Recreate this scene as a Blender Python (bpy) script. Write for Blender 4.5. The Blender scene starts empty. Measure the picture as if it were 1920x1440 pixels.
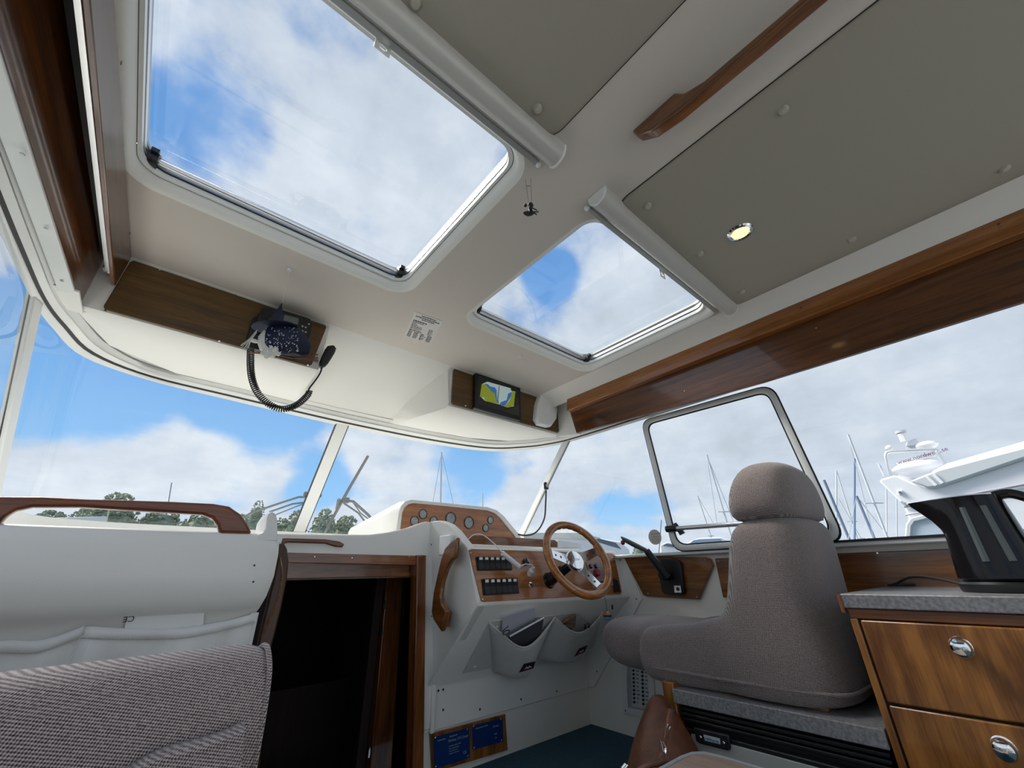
import bpy, bmesh, math, random
from mathutils import Vector, Matrix
random.seed(7)
C = bpy.context.scene.collection
V = Vector
# ------------------------------------------------------------------ camera
# boat axes: X to starboard, Y to the bow, Z up; origin = the photographer's lens
FPX, PITCH, YAW, ROLL = 755.0, math.radians(25.3), math.radians(40.9), math.radians(-1.2)
fw = V((math.sin(YAW)*math.cos(PITCH), math.cos(YAW)*math.cos(PITCH), math.sin(PITCH)))
r0 = V((math.cos(YAW), -math.sin(YAW), 0)); u0 = r0.cross(fw)
rt = r0*math.cos(ROLL)+u0*math.sin(ROLL); up = u0*math.cos(ROLL)-r0*math.sin(ROLL)
cd = bpy.data.cameras.new('camera'); cam = bpy.data.objects.new('camera', cd); C.objects.link(cam)
cd.sensor_width = 36; cd.lens = FPX/1920*36; cd.clip_start = .02; cd.clip_end = 2000
cam.matrix_world = Matrix((rt, up, -fw)).transposed().to_4x4()
bpy.context.scene.camera = cam
vs = bpy.context.scene.view_settings
vs.view_transform = 'Standard'; vs.look = 'None'; vs.gamma = 1; vs.use_curve_mapping = False
vs.exposure = 0.50
def ray(px, py): return rt*(px-960)-up*(py-720)+fw*FPX
def at(px, py, **k):
    d = ray(px, py); a, v = list(k.items())[0]
    return d*(v/d['xyz'.index(a)])
def atp(px, py, P0, N):
    d = ray(px, py); return d*(P0.dot(N)/d.dot(N))

# ------------------------------------------------------------------ node helpers
class NT:
    def __init__(s, tree): s.t = tree; s.n = tree.nodes; s.l = tree.links
    def a(s, kind, **kw):
        n = s.n.new('ShaderNode'+kind)
        for k, v in kw.items():
            if k == 'i':
                for kk, vv in v.items():
                    sock = n.inputs[kk]
                    if isinstance(vv, bpy.types.NodeSocket): s.l.new(vv, sock)
                    else: sock.default_value = vv
            else: setattr(n, k, v)
        return n
    def m(s, op, a, b=0.0, c=None, clamp=False):
        n = s.a('Math', operation=op, use_clamp=clamp)
        for i, v in enumerate((a, b, c)):
            if v is None: continue
            if isinstance(v, bpy.types.NodeSocket): s.l.new(v, n.inputs[i])
            else: n.inputs[i].default_value = v
        return n.outputs[0]
    def ramp(s, fac, stops):
        n = s.a('ValToRGB'); s.l.new(fac, n.inputs[0]); e = n.color_ramp.elements
        while len(e) < len(stops): e.new(.5)
        for el, (p, c) in zip(e, stops): el.position = p; el.color = (*c, 1) if len(c) == 3 else c
        return n.outputs[0]
    def mr(s, v, a, b, c=0., d=1.):
        n = s.a('MapRange', interpolation_type='SMOOTHSTEP', i={0: v, 1: a, 2: b, 3: c, 4: d}); return n.outputs[0]

# ------------------------------------------------------------------ world: broken cloud over blue sky
w = bpy.data.worlds.new('sky'); bpy.context.scene.world = w; w.use_nodes = True
g = NT(w.node_tree); g.n.clear()
tc = g.a('TexCoord').outputs['Generated']
nrm = g.a('VectorMath', operation='NORMALIZE', i={0: tc}).outputs[0]
sx = g.a('SeparateXYZ', i={0: nrm}); Z = sx.outputs[2]
zc = g.m('MAXIMUM', Z, 0.0); den = g.m('ADD', zc, .22)
pl = g.a('CombineXYZ', i={0: g.m('DIVIDE', sx.outputs[0], den), 1: g.m('DIVIDE', sx.outputs[1], den), 2: g.m('MULTIPLY', zc, 1.2)}).outputs[0]
n1 = g.a('TexNoise', noise_dimensions='3D', i={'Vector': pl, 'Scale': 1.15, 'Detail': 9, 'Roughness': .56, 'Distortion': .25}).outputs[0]
n2 = g.a('TexNoise', i={'Vector': pl, 'Scale': 2.3, 'Detail': 6, 'Roughness': .6, 'Distortion': .1}).outputs[0]
n3 = g.a('TexNoise', i={'Vector': nrm, 'Scale': 9, 'Detail': 6, 'Roughness': .55}).outputs[0]
cover = g.m('ADD', n1, g.m('MULTIPLY', g.m('SUBTRACT', n3, .5), .35))
def patch(px, py, r, wgt):
    d = ray(px, py).normalized()
    dn = g.a('VectorMath', operation='DOT_PRODUCT', i={0: nrm, 1: d}).outputs['Value']
    return g.mr(dn, math.cos(math.radians(r)), 1.0, 0, wgt)
bias = .13
SKYP = [(300, 640, 13, -.34), (60, 660, 12, -.20), (500, 740, 9, -.26), (150, 740, 8, -.2), (1030, 520, 5, -.24), (395, 60, 12, -.05), (390, 260, 8, -.15), (620, 40, 6, -.08), (650, 420, 6, -.08), (600, 900, 5, -.24), (870, 880, 7, -.22), (1185, 950, 6, -.16), (700, 1000, 6, -.1), (380, 930, 5, -.14),
        (700, 250, 20, .12), (1200, 560, 12, .12), (1600, 850, 30, .20), (230, 850, 12, .22), (1000, 950, 6, .16)]
for p in SKYP: bias = g.m('ADD', bias, patch(*p))
cf = g.mr(g.m('ADD', cover, bias), .42, .66)
blue = g.ramp(Z, [(0, (.36, .56, .74)), (.15, (.215, .43, .70)), (.45, (.115, .275, .56)), (1, (.09, .22, .48))])
shade = g.m('ADD', g.m('MULTIPLY', n2, .6), g.m('MULTIPLY', n3, .4))
cl = g.ramp(shade, [(.36, (.43, .465, .52)), (.50, (.50, .54, .605)), (.66, (.62, .65, .69))])
mix = g.a('MixRGB', i={0: g.m('MULTIPLY', cf, .96), 1: blue, 2: cl}).outputs[0]
haze = g.mr(Z, -.01, .16, .45, 0)
mix = g.a('MixRGB', i={0: haze, 1: mix, 2: (.54, .59, .65, 1)}).outputs[0]
mix = g.a('MixRGB', i={0: g.mr(Z, -.03, .0, 1, 0), 1: mix, 2: (.30, .36, .38, 1)}).outputs[0]
bg = g.a('Background', i={0: mix, 1: 1.0}); o = g.a('OutputWorld', i={0: bg.outputs[0]})
sd = bpy.data.lights.new('sun', 'SUN'); sd.energy = 4.5; sd.angle = math.radians(34); sd.color = (1, .93, .84)
so = bpy.data.objects.new('sun', sd); C.objects.link(so); so.rotation_euler = V((-.30, .58, .76)).to_track_quat('Z', 'Y').to_euler()

# ------------------------------------------------------------------ materials
MAT = {}
def mat(name, col, rough=.5, metal=0, coat=0, bump=0, bscale=300, var=0, vscale=8, emit=None, es=1, spec=.5, trans=0, sheen=0):
    m = bpy.data.materials.new(name); m.use_nodes = True; g = NT(m.node_tree); b = g.n['Principled BSDF']
    b.inputs['Base Color'].default_value = (*col, 1); b.inputs['Roughness'].default_value = rough
    b.inputs['Metallic'].default_value = metal; b.inputs['Coat Weight'].default_value = coat; b.inputs['Coat Roughness'].default_value = .06
    b.inputs['Specular IOR Level'].default_value = spec; b.inputs['Sheen Weight'].default_value = sheen
    co = g.a('TexCoord').outputs['Object']
    if var:
        n = g.a('TexNoise', i={'Vector': co, 'Scale': vscale, 'Detail': 4}).outputs[0]
        c = g.ramp(n, [(.3, tuple(x*(1-var) for x in col)), (.7, tuple(min(1, x*(1+var)) for x in col))]); g.l.new(c, b.inputs['Base Color'])
    if bump:
        n = g.a('TexNoise', i={'Vector': co, 'Scale': bscale, 'Detail': 2}).outputs[0]
        bp = g.a('Bump', i={'Strength': bump, 'Distance': .001, 'Height': n}); g.l.new(bp.outputs[0], b.inputs['Normal'])
    if emit: b.inputs['Emission Color'].default_value = (*emit, 1); b.inputs['Emission Strength'].default_value = es
    MAT[name] = m; return m
def wood(name, c1, c2, axis=0, coat=.8, rough=.3, sc=1.0, figure=0):
    m = bpy.data.materials.new(name); m.use_nodes = True; g = NT(m.node_tree); b = g.n['Principled BSDF']
    s = [22*sc, 22*sc, 22*sc]; s[axis] = 1.3*sc
    mp = g.a('Mapping', i={0: g.a('TexCoord').outputs['Object'], 3: s}).outputs[0]
    n = g.a('TexNoise', i={'Vector': mp, 'Scale': 1.6, 'Detail': 8, 'Roughness': .62, 'Distortion': .6}).outputs[0]
    s2 = [190*sc]*3; s2[axis] = 9*sc
    mp2 = g.a('Mapping', i={0: g.a('TexCoord').outputs['Object'], 3: s2}).outputs[0]
    f = g.a('TexNoise', i={'Vector': mp2, 'Scale': 1.5, 'Detail': 3}).outputs[0]
    v = g.m('ADD', g.m('MULTIPLY', n, .72), g.m('MULTIPLY', f, .28))
    if figure:
        q = g.a('TexNoise', i={'Vector': g.a('Mapping', i={0: g.a('TexCoord').outputs['Object'], 2: (0, .15, .35), 3: [9, 9, 3]}).outputs[0], 'Scale': 2, 'Detail': 3}).outputs[0]
        v = g.m('ADD', v, g.m('MULTIPLY', g.m('SUBTRACT', q, .5), figure))
    g.l.new(g.ramp(v, [(.36, c1), (.52, tuple((a+bb)/2 for a, bb in zip(c1, c2))), (.66, c2)]), b.inputs['Base Color'])
    b.inputs['Roughness'].default_value = rough; b.inputs['Coat Weight'].default_value = coat; b.inputs['Coat Roughness'].default_value = .08
    bp = g.a('Bump', i={'Strength': .12, 'Distance': .001, 'Height': f}); g.l.new(bp.outputs[0], b.inputs['Normal'])
    MAT[name] = m; return m
def weave(name, light, dark, per):
    m = bpy.data.materials.new(name); m.use_nodes = True; g = NT(m.node_tree); b = g.n['Principled BSDF']
    s = g.a('SeparateXYZ', i={0: g.a('TexCoord').outputs['Object']}); k = 2*math.pi/per
    u = g.m('SUBTRACT', s.outputs[0], s.outputs[1]); z = g.m('ADD', s.outputs[2], g.m('MULTIPLY', s.outputs[1], .35))
    a = g.m('SINE', g.m('MULTIPLY', g.m('ADD', u, g.m('MULTIPLY', z, .55)), k)); c = g.m('SINE', g.m('MULTIPLY', g.m('SUBTRACT', z, g.m('MULTIPLY', u, .55)), k))
    n = g.a('TexNoise', i={'Vector': g.a('TexCoord').outputs['Object'], 'Scale': 2.2/per, 'Detail': 3}).outputs[0]
    h = g.m('ADD', g.m('MULTIPLY', g.m('MULTIPLY', a, c), .5), g.m('MULTIPLY', n, 1.0))
    g.l.new(g.ramp(g.m('MULTIPLY', h, .8), [(.12, dark), (.42, tuple((x+y)/2 for x, y in zip(light, dark))), (.72, light)]), b.inputs['Base Color'])
    b.inputs['Roughness'].default_value = .9; b.inputs['Sheen Weight'].default_value = .35; b.inputs['Specular IOR Level'].default_value = .2
    bp = g.a('Bump', i={'Strength': .6, 'Distance': per*.25, 'Height': h}); g.l.new(bp.outputs[0], b.inputs['Normal'])
    MAT[name] = m; return m
def glass(name, tint=(.94, .97, .98), gl=1.0):
    m = bpy.data.materials.new(name); m.use_nodes = True; g = NT(m.node_tree); g.n.clear()
    ge = g.a('NewGeometry'); dt_ = g.a('VectorMath', operation='DOT_PRODUCT', i={0: ge.outputs['Normal'], 1: ge.outputs['Incoming']}).outputs['Value']
    fr = g.m('ADD', .04, g.m('MULTIPLY', .96, g.m('POWER', g.m('SUBTRACT', 1.0, g.m('ABSOLUTE', dt_), clamp=True), 5.0)))
    tr = g.a('BsdfTransparent', i={0: (*tint, 1)}); gs = g.a('BsdfGlossy', i={'Roughness': .02})
    mx = g.a('MixShader', i={0: g.m('MULTIPLY', fr, gl), 1: tr.outputs[0], 2: gs.outputs[0]}); g.a('OutputMaterial', i={0: mx.outputs[0]})
    MAT[name] = m; return m
GEL = mat('gelcoat', (.87, .86, .81), .38, coat=.15, bump=.25, bscale=900, spec=.4)
GELW = mat('gelcoat_warm', (.88, .855, .78), .42, bump=.2, bscale=700)
LINER = mat('headliner', (.67, .615, .56), .75, bump=.35, bscale=1200, spec=.25)
LINW = mat('headliner_white', (.86, .85, .81), .6, bump=.2, bscale=1000, spec=.3)
VINYL = mat('vinyl_panel', (.40, .372, .31), .7, bump=.35, bscale=1100, spec=.25)
BUTTON = mat('vinyl_button', (.48, .45, .385), .5)
WHITE = mat('white_plastic', (.86, .87, .87), .35)
FRAMEW = mat('white_lacquer', (.80, .81, .79), .3, coat=.3)
ALU = mat('aluminium', (.74, .75, .75), .3, metal=.9)
ALUD = mat('grey_aluminium', (.50, .51, .50), .42, metal=.5)
BLIND = mat('blind_cassette', (.58, .57, .54), .42, metal=.1)
RUB = mat('black_rubber', (.012, .013, .014), .55)
BLACK = mat('black_plastic', (.010, .011, .012), .38)
BLKG = mat('gloss_black', (.006, .007, .008), .08, coat=.6)
CHROME = mat('chrome', (.85, .86, .87), .08, metal=1)
W_DARK = wood('varnished_mahogany', (.045, .012, .003), (.20, .065, .014), 1)
W_DARKZ = wood('varnished_mahogany_upright', (.07, .018, .004), (.30, .095, .020), 2)
W_DARKX = wood('varnished_mahogany_across', (.08, .024, .006), (.34, .115, .028), 0)
W_TEAK = wood('teak_panel', (.06, .030, .006), (.18, .092, .022), 0, coat=.1, rough=.5)
W_STRIP = wood('teak_strip', (.18, .058, .010), (.42, .155, .030), 1, coat=.5)
W_RAIL = wood('teak_rail', (.10, .028, .006), (.36, .13, .028), 0, coat=.9, rough=.25)
W_RAILY = wood('teak_rail_fore', (.10, .030, .007), (.30, .11, .025), 1, coat=.7, rough=.3)
W_PANEL = wood('dash_mahogany', (.20, .060, .009), (.52, .19, .040), 0, coat=.6, rough=.25)
W_CAB = wood('cabinet_mahogany', (.14, .046, .007), (.36, .145, .028), 2, coat=.5, rough=.35, figure=.9)
W_SIDE = wood('side_panel_mahogany', (.09, .030, .006), (.30, .112, .024), 1, coat=.9, rough=.2)
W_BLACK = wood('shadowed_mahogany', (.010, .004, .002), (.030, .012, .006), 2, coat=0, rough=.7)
W_TABLE = wood('pale_table_wood', (.45, .31, .22), (.62, .47, .36), 1, coat=.6)
GREYTOP = mat('grey_laminate', (.215, .215, .225), .35, var=.35, vscale=120, spec=.5)
FAB1 = weave('tweed_near', (.66, .57, .55), (.055, .036, .038), .0056)
FAB2 = weave('tweed_seat', (.42, .355, .335), (.055, .042, .040), .0062)
CANVAS = mat('white_canvas', (.78, .78, .75), .8, bump=.5, bscale=700, var=.04, sheen=.2)
CANVASG = mat('grey_canvas', (.72, .71, .67), .85, bump=.5, bscale=900, var=.05, sheen=.2)
CARPET = mat('blue_carpet', (.05, .105, .135), 1, bump=1, bscale=260, var=.55, vscale=320, spec=.1)
PAPER = mat('paper', (.80, .81, .93), .7)
PAPERW = mat('white_card', (.84, .84, .82), .6)
INK = mat('ink', (.03, .03, .035), .7)
BLUEP = mat('blue_plaque', (.006, .035, .16), .3)
PRINT = mat('pale_print', (.35, .42, .52), .5)
LEATHER = mat('brown_leather', (.13, .042, .017), .42, var=.4, vscale=30, bump=.4, bscale=200)
LAMP = mat('lamp_glow', (1, .7, .3), .3, emit=(1, .56, .20), es=1.9)
GLASS = glass('window_glass'); GLASSG = glass('gauge_glass', (.95, .95, .95), .6)
GAUGE = mat('gauge_face', (.36, .40, .41), .5)
GREYD = mat('fridge_grey', (.42, .42, .39), .5, bump=.1)
RED = mat('red_plastic', (.25, .02, .03), .4)
NAVY = mat('navy_cloth', (.007, .012, .042), .7, var=.4, vscale=30)
SPECK = mat('white_speck', (.8, .82, .9), .4)
BONE = mat('white_yarn', (.75, .74, .68), .8, bump=.6, bscale=200)
STRAW = mat('straw', (.20, .10, .07), .8)
LEAF = [mat('hazy_foliage_%d' % i, c, .8, var=.3, vscale=1.5) for i, c in enumerate([(.24, .29, .20), (.28, .33, .24), (.20, .25, .18)])]  # distance haze is mixed into these pale leaf colours
MAPG = mat('map_land', (.20, .24, .02), .5, emit=(.20, .24, .02), es=.4)
MAPB = mat('map_water', (.04, .12, .34), .5, emit=(.04, .12, .34), es=.4)
MAPW = mat('map_shoal', (.34, .44, .43), .5, emit=(.34, .44, .43), es=.4)
WATER = mat('sea', (.05, .09, .10), .15, bump=.4, bscale=3)
MAST = mat('mast_paint', (.66, .69, .71), .4); MASTB = mat('blue_mast', (.22, .32, .50), .4); MASTD = mat('dark_mast', (.15, .20, .29), .4)
RIG = mat('rigging', (.42, .47, .52), .5)
YACHT = mat('yacht_white', (.80, .81, .84), .4); COVER = mat('grey_cover', (.56, .59, .61), .8); BLUEC = mat('blue_cover', (.03, .10, .30), .8)
WGREY = mat('wiper_grey', (.13, .135, .14), .5)
DARKIN = mat('shaded_interior', (.012, .016, .018), .9)  # near-black colour stands in for the shade inside the cabin

# ------------------------------------------------------------------ geometry helpers
ORG = {}
class B:
    def __init__(s): s.v = []; s.f = []
    def add(s, vs, fs):
        n = len(s.v); s.v += [V(p) for p in vs]; s.f += [tuple(i+n for i in f) for f in fs]; return s
    def hexa(s, p): # 8 points: bottom 4, top 4
        return s.add(p, [(0, 3, 2, 1), (4, 5, 6, 7), (0, 1, 5, 4), (1, 2, 6, 5), (2, 3, 7, 6), (3, 0, 4, 7)])
    def box(s, x0, x1, y0, y1, z0, z1):
        return s.hexa([(x0, y0, z0), (x1, y0, z0), (x1, y1, z0), (x0, y1, z0), (x0, y0, z1), (x1, y0, z1), (x1, y1, z1), (x0, y1, z1)])
    def obox(s, c, ax, ay, az): # centre and three half-axis vectors
        c = V(c); P = []
        for k in (-1, 1):
            for i, j in ((-1, -1), (1, -1), (1, 1), (-1, 1)): P.append(c+ax*i+ay*j+az*k)
        return s.hexa(P)
    def prism(s, poly, d):
        poly = [V(p) for p in poly]; n = len(poly); d = V(d)
        return s.add(poly+[p+d for p in poly], [tuple(range(n-1, -1, -1)), tuple(range(n, 2*n))]+[(i, (i+1) % n, (i+1) % n+n, i+n) for i in range(n)])
    def loft(s, rings, cap=True, closed=True):
        n = len(rings[0]); m = len(rings); fs = []
        for j in range(m-1):
            for i in range(n if closed else n-1):
                a, b = j*n+i, j*n+(i+1) % n; fs.append((a, b, b+n, a+n))
        if cap and closed: fs += [tuple(range(n-1, -1, -1)), tuple(range((m-1)*n, m*n))]
        return s.add([p for r in rings for p in r], fs)
    def tube(s, pts, r, n=8, closed=False, flat=None):
        pts = [V(p) for p in pts]; m = len(pts); rings = []; prev = None
        for i, p in enumerate(pts):
            if closed: t = pts[(i+1) % m]-pts[i-1]
            else: t = pts[min(i+1, m-1)]-pts[max(i-1, 0)]
            t.normalize()
            if prev is None: prev = V((0, 0, 1)) if abs(t.z) < .9 else V((1, 0, 0))
            a = t.cross(prev).normalized(); b = a.cross(t).normalized(); prev = b
            rr = r[i] if isinstance(r, (list, tuple)) else r
            rings.append([p+a*math.cos(2*math.pi*k/n)*rr+b*math.sin(2*math.pi*k/n)*rr*(flat or 1) for k in range(n)])
        if closed: rings.append(rings[0])
        return s.loft(rings, cap=not closed)
    def disc(s, c, nrm, r, h, n=24, r2=None):
        c = V(c); nrm = V(nrm).normalized(); a = nrm.orthogonal().normalized(); b = nrm.cross(a); r2 = r if r2 is None else r2
        f = lambda q, hh: [c+nrm*hh+(a*math.cos(2*math.pi*k/n)+b*math.sin(2*math.pi*k/n))*q for k in range(n)]
        return s.loft([f(r, 0), f(r2, h)])
    def lathe(s, c, axis, prof, n=24): # prof: list of (r, h)
        c = V(c); ax = V(axis).normalized(); a = ax.orthogonal().normalized(); b = ax.cross(a)
        return s.loft([[c+ax*h+(a*math.cos(2*math.pi*k/n)+b*math.sin(2*math.pi*k/n))*max(r, 1e-4) for k in range(n)] for r, h in prof])
    def ball(s, c, rx, ry=None, rz=None, n=16, m=10):
        ry = ry or rx; rz = rz or rx; c = V(c)
        return s.loft([[c+V((rx*math.sin(t)*math.cos(2*math.pi*k/n), ry*math.sin(t)*math.sin(2*math.pi*k/n), -rz*math.cos(t))) for k in range(n)] for t in [max(.01, min(math.pi-.01, math.pi*j/m)) for j in range(m+1)]])
    def grid(s, rows): return s.loft(rows, cap=False, closed=False)
    def slab(s, rows, d): # grid with thickness d (vector)
        d = V(d); n = len(rows[0]); m = len(rows); s.loft(rows, False, False); s.loft([[V(p)+d for p in r] for r in rows], False, False)
        per = [V(p) for p in rows[0]]+[V(r[-1]) for r in rows[1:]]+[V(p) for p in rows[-1][-2::-1]]+[V(r[0]) for r in rows[-2:0:-1]]
        k = len(per); return s.add(per+[p+d for p in per], [(i, (i+1) % k, (i+1) % k+k, i+k) for i in range(k)])
    def build(s, name, m, parent=None, smooth=True, bevel=0, seg=2, subsurf=0, origin=None, remesh=0, angle=35, solid=0):
        if parent is not None: po = ORG[parent.name]
        if origin is None:
            if parent is not None: origin = po
            else:
                xs = [p.x for p in s.v]; ys = [p.y for p in s.v]; zs = [p.z for p in s.v]
                origin = V(((min(xs)+max(xs))/2, (min(ys)+max(ys))/2, min(zs)))
        origin = V(origin)
        me = bpy.data.meshes.new(name); me.from_pydata([p-origin for p in s.v], [], s.f); me.validate()
        bm = bmesh.new(); bm.from_mesh(me); bmesh.ops.remove_doubles(bm, verts=bm.verts, dist=1e-5)
        bmesh.ops.recalc_face_normals(bm, faces=bm.faces); bm.to_mesh(me); bm.free()
        me.materials.append(m); o = bpy.data.objects.new(name, me); C.objects.link(o)
        if parent is not None: o.parent = parent; o.location = origin-po
        else: o.location = origin
        ORG[o.name] = origin
        if solid:
            md = o.modifiers.new('t', 'SOLIDIFY'); md.thickness = solid; md.offset = 0
        if remesh:
            md = o.modifiers.new('r', 'REMESH'); md.mode = 'VOXEL'; md.voxel_size = remesh; md.use_smooth_shade = True
            md = o.modifiers.new('s', 'SMOOTH'); md.iterations = 9; md.factor = .5
        if bevel:
            md = o.modifiers.new('b', 'BEVEL'); md.width = bevel; md.segments = seg; md.limit_method = 'ANGLE'; md.angle_limit = math.radians(30)
        if subsurf:
            md = o.modifiers.new('s', 'SUBSURF'); md.levels = subsurf; md.render_levels = subsurf
        if smooth:
            me.shade_smooth()
            if not (remesh or subsurf): me.set_sharp_from_angle(angle=math.radians(angle))
        return o
def tag(o, label, cat, group=None, kind=None):
    o['label'] = label; o['category'] = cat
    if group: o['group'] = group
    if kind: o['kind'] = kind
    return o
def thing(name, label, cat, loc, group=None):
    o = bpy.data.objects.new(name, None); C.objects.link(o); o.location = loc; o.empty_display_size = .05
    ORG[o.name] = V(loc); return tag(o, label, cat, group)
def struct(o): o['kind'] = 'structure'; return o
def dup(src, parent, origin, rename=None):
    c = src.copy(); C.objects.link(c); c.parent = parent
    c.location = V(origin)-(ORG[parent.name] if parent else V((0, 0, 0))); ORG[c.name] = V(origin)
    for ch in list(src.children):
        d = ch.copy(); C.objects.link(d); d.parent = c
    return c
def cr(pts, n=6, closed=False): # Catmull-Rom
    pts = [V(p) for p in pts]; out = []; m = len(pts)
    for i in range(m if closed else m-1):
        g = (lambda k: pts[k % m]) if closed else (lambda k: pts[max(0, min(m-1, k))])
        a, b, c, d = g(i-1), g(i), g(i+1), g(i+2)
        for k in range(n):
            t = k/n; out.append(.5*((2*b)+(c-a)*t+(2*a-5*b+4*c-d)*t*t+(3*b-a-3*c+d)*t**3))
    if not closed: out.append(pts[-1])
    return out
def rrect(x0, x1, y0, y1, r, n=5):
    out = []
    for cx, cy, a in ((x1-r, y1-r, 0), (x0+r, y1-r, 90), (x0+r, y0+r, 180), (x1-r, y0+r, 270)):
        for k in range(n+1):
            t = math.radians(a+90*k/n); out.append((cx+r*math.cos(t), cy+r*math.sin(t)))
    return out
class Pl: # a working plane: origin, in-plane axes, outward normal
    def __init__(s, o, ex, ey): s.o = V(o); s.ex = V(ex).normalized(); s.n = s.ex.cross(V(ey)).normalized(); s.ey = s.n.cross(s.ex).normalized()
    def p(s, px, py, h=0): return atp(px, py, s.o+s.n*h, s.n)
    def uv(s, px, py, h=0): q = s.p(px, py, h)-s.o; return q.dot(s.ex), q.dot(s.ey)
    def w(s, u, v, h=0): return s.o+s.ex*u+s.ey*v+s.n*h
    def poly(s, pxs, h=0): return [s.p(x, y, h) for x, y in pxs]
    def box(s, b, u0, u1, v0, v1, h0, h1): return b.hexa([s.w(u0, v0, h0), s.w(u1, v0, h0), s.w(u1, v1, h0), s.w(u0, v1, h0), s.w(u0, v0, h1), s.w(u1, v0, h1), s.w(u1, v1, h1), s.w(u0, v1, h1)])
    def rprism(s, b, u0, u1, v0, v1, r, h0, h1): return b.prism([s.w(u, v, h0) for u, v in rrect(u0, u1, v0, v1, r)], s.n*(h1-h0))
def text(body, size, pl_, u, v, h, m, parent, name='lettering', ext=.0004, flipx=False, rot=0, align='LEFT'):
    cu = bpy.data.curves.new(name, 'FONT'); cu.body = body; cu.size = size; cu.extrude = ext; cu.align_x = align; cu.materials.append(m)
    o = bpy.data.objects.new(name, cu); C.objects.link(o); pos = pl_.w(u, v, h)
    ex, ey = pl_.ex*math.cos(rot)+pl_.ey*math.sin(rot), pl_.ey*math.cos(rot)-pl_.ex*math.sin(rot)
    if flipx: ex = -ex
    M = Matrix((ex, ey, pl_.n)).transposed().to_4x4(); M.translation = pos-(ORG[parent.name] if parent else V((0, 0, 0)))
    dg = bpy.context.evaluated_depsgraph_get(); me = bpy.data.meshes.new_from_object(o.evaluated_get(dg)); bpy.data.objects.remove(o)
    o = bpy.data.objects.new(name, me); C.objects.link(o)
    if not me.materials: me.materials.append(m)
    o.parent = parent; o.matrix_local = M; ORG[o.name] = pos; return o
def screws(parent, pts, n, r=.004, m=None, name='screw', h=.0015):
    src = None
    for p in pts:
        if src is None: src = B().disc(p, n, r, h, 10, r*.7).build(name, m or CHROME, parent, origin=p)
        else: dup(src, parent, p)

H, FL, XW, YB, YA = 1.15, -.78, 2.22, 1.93, -1.25    # headliner height, floor, starboard wall, forward bulkhead
# ================================================================== STRUCTURE
# floor
f = B().box(-.55, XW+.02, YA, YB+.02, FL-.04, FL).build('floor', CARPET); struct(f)
# headliner with two hatch openings
HAT = [(-.33, .58, .60, 1.405), (.935, 1.84, .60, 1.40)]
def holed(z, loops, outer, name, m, flip=False):
    bm = bmesh.new(); ed = []
    for lp in [outer]+loops:
        vs = [bm.verts.new((x, y, z)) for x, y in lp]
        ed += [bm.edges.new((vs[i], vs[(i+1) % len(vs)])) for i in range(len(vs))]
    bmesh.ops.triangle_fill(bm, edges=ed, use_beauty=True)
    me = bpy.data.meshes.new(name); bm.to_mesh(me); bm.free(); me.materials.append(m)
    o = bpy.data.objects.new(name, me); C.objects.link(o); ORG[o.name] = V((0, 0, 0)); return o
out = [(-.58, YA), (1.87, YA), (1.87, 1.875), (-.48, 1.875)]
ceil = struct(holed(H, [rrect(a-.035, b+.035, c-.035, d+.035, .10, 8) for a, b, c, d in HAT], out, 'ceiling', LINER))
for a, b, c, d in HAT:
    rings = []
    for e, z, in ((.035, H), (.022, H+.003), (.010, H+.012), (.004, H+.028), (.002, H+.034)):
        rings.append([(x, y, z) for x, y in rrect(a-e, b+e, c-e, d+e, .065+e, 8)])
    B().loft(rings, cap=False).build('hatch_lip', LINW, ceil)
cove = B(); ys = [YA, 1.875]
prof = [(1.87, H), (1.90, H-.003), (1.935, H-.010), (1.965, H-.022), (1.99, H-.040), (2.005, H-.06)]
cove.grid([[(x, y, z) for x, z in prof] for y in (YA, -.5, 1.3, 1.88)]).build('cove', LINW, ceil)
# outer roof shell, added out of view to block light
roof = struct(holed(H+.118, [rrect(a-.04, b+.04, c-.04, d+.04, .10, 8) for a, b, c, d in HAT], [(-.62, YA-.1), (2.30, YA-.1), (2.30, 1.95), (1.9, 2.45), (-.2, 2.45), (-.62, 1.95)], 'ceiling_outer', FRAMEW))
for a, b, c, d in HAT:
    B().loft([[(x, y, z) for x, y in rrect(a-e, b+e, c-e, d+e, .065+e*.9, 8)] for z, e in ((H+.103, 0), (H+.106, .03), (H+.118, .04))], cap=False).build('roof_opening', FRAMEW, roof)
# windscreen head frame: aligned outer / inner plan curves
A_ = [(-.62, YA), (-.56, 0), (-.525, 1.2), (-.51, 1.60), (-.494, 1.86), (-.465, 2.05), (-.395, 2.27), (-.18, 2.385), (.147, 2.43), (.745, 2.485), (1.346, 2.485), (1.80, 2.40), (2.02, 2.20), (2.12, 1.98), (2.15, 1.78), (2.165, 1.2), (2.18, 0), (2.2, YA)]
B_ = [(-.56, YA), (-.50, 0), (-.465, 1.2), (-.45, 1.6), (-.437, 1.84), (-.40, 1.99), (-.33, 2.2), (-.17, 2.335), (.19, 2.36), (.72, 2.39), (1.27, 2.375), (1.75, 2.30), (1.96, 2.13), (2.06, 1.97), (2.10, 1.78), (2.11, 1.2), (2.12, 0), (2.13, YA)]
OUT = cr([(x, y, .86) for x, y in A_], 5); INN = cr([(x, y, .905) for x, y in B_], 5)
def band(f0, f1, lift, name, m, parent):
    b = B(); L = lambda f, dz: [INN[i].lerp(OUT[i], f)+V((0, 0, -dz)) for i in range(len(OUT))]
    b.grid([L(f0, -.004), L(f0, lift), L(f1, lift), L(f1, -.004)]); return b.build(name, m, parent, angle=50)
head = struct(band(.0, .28, .004, 'trim_1', ALUD, None))
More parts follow.
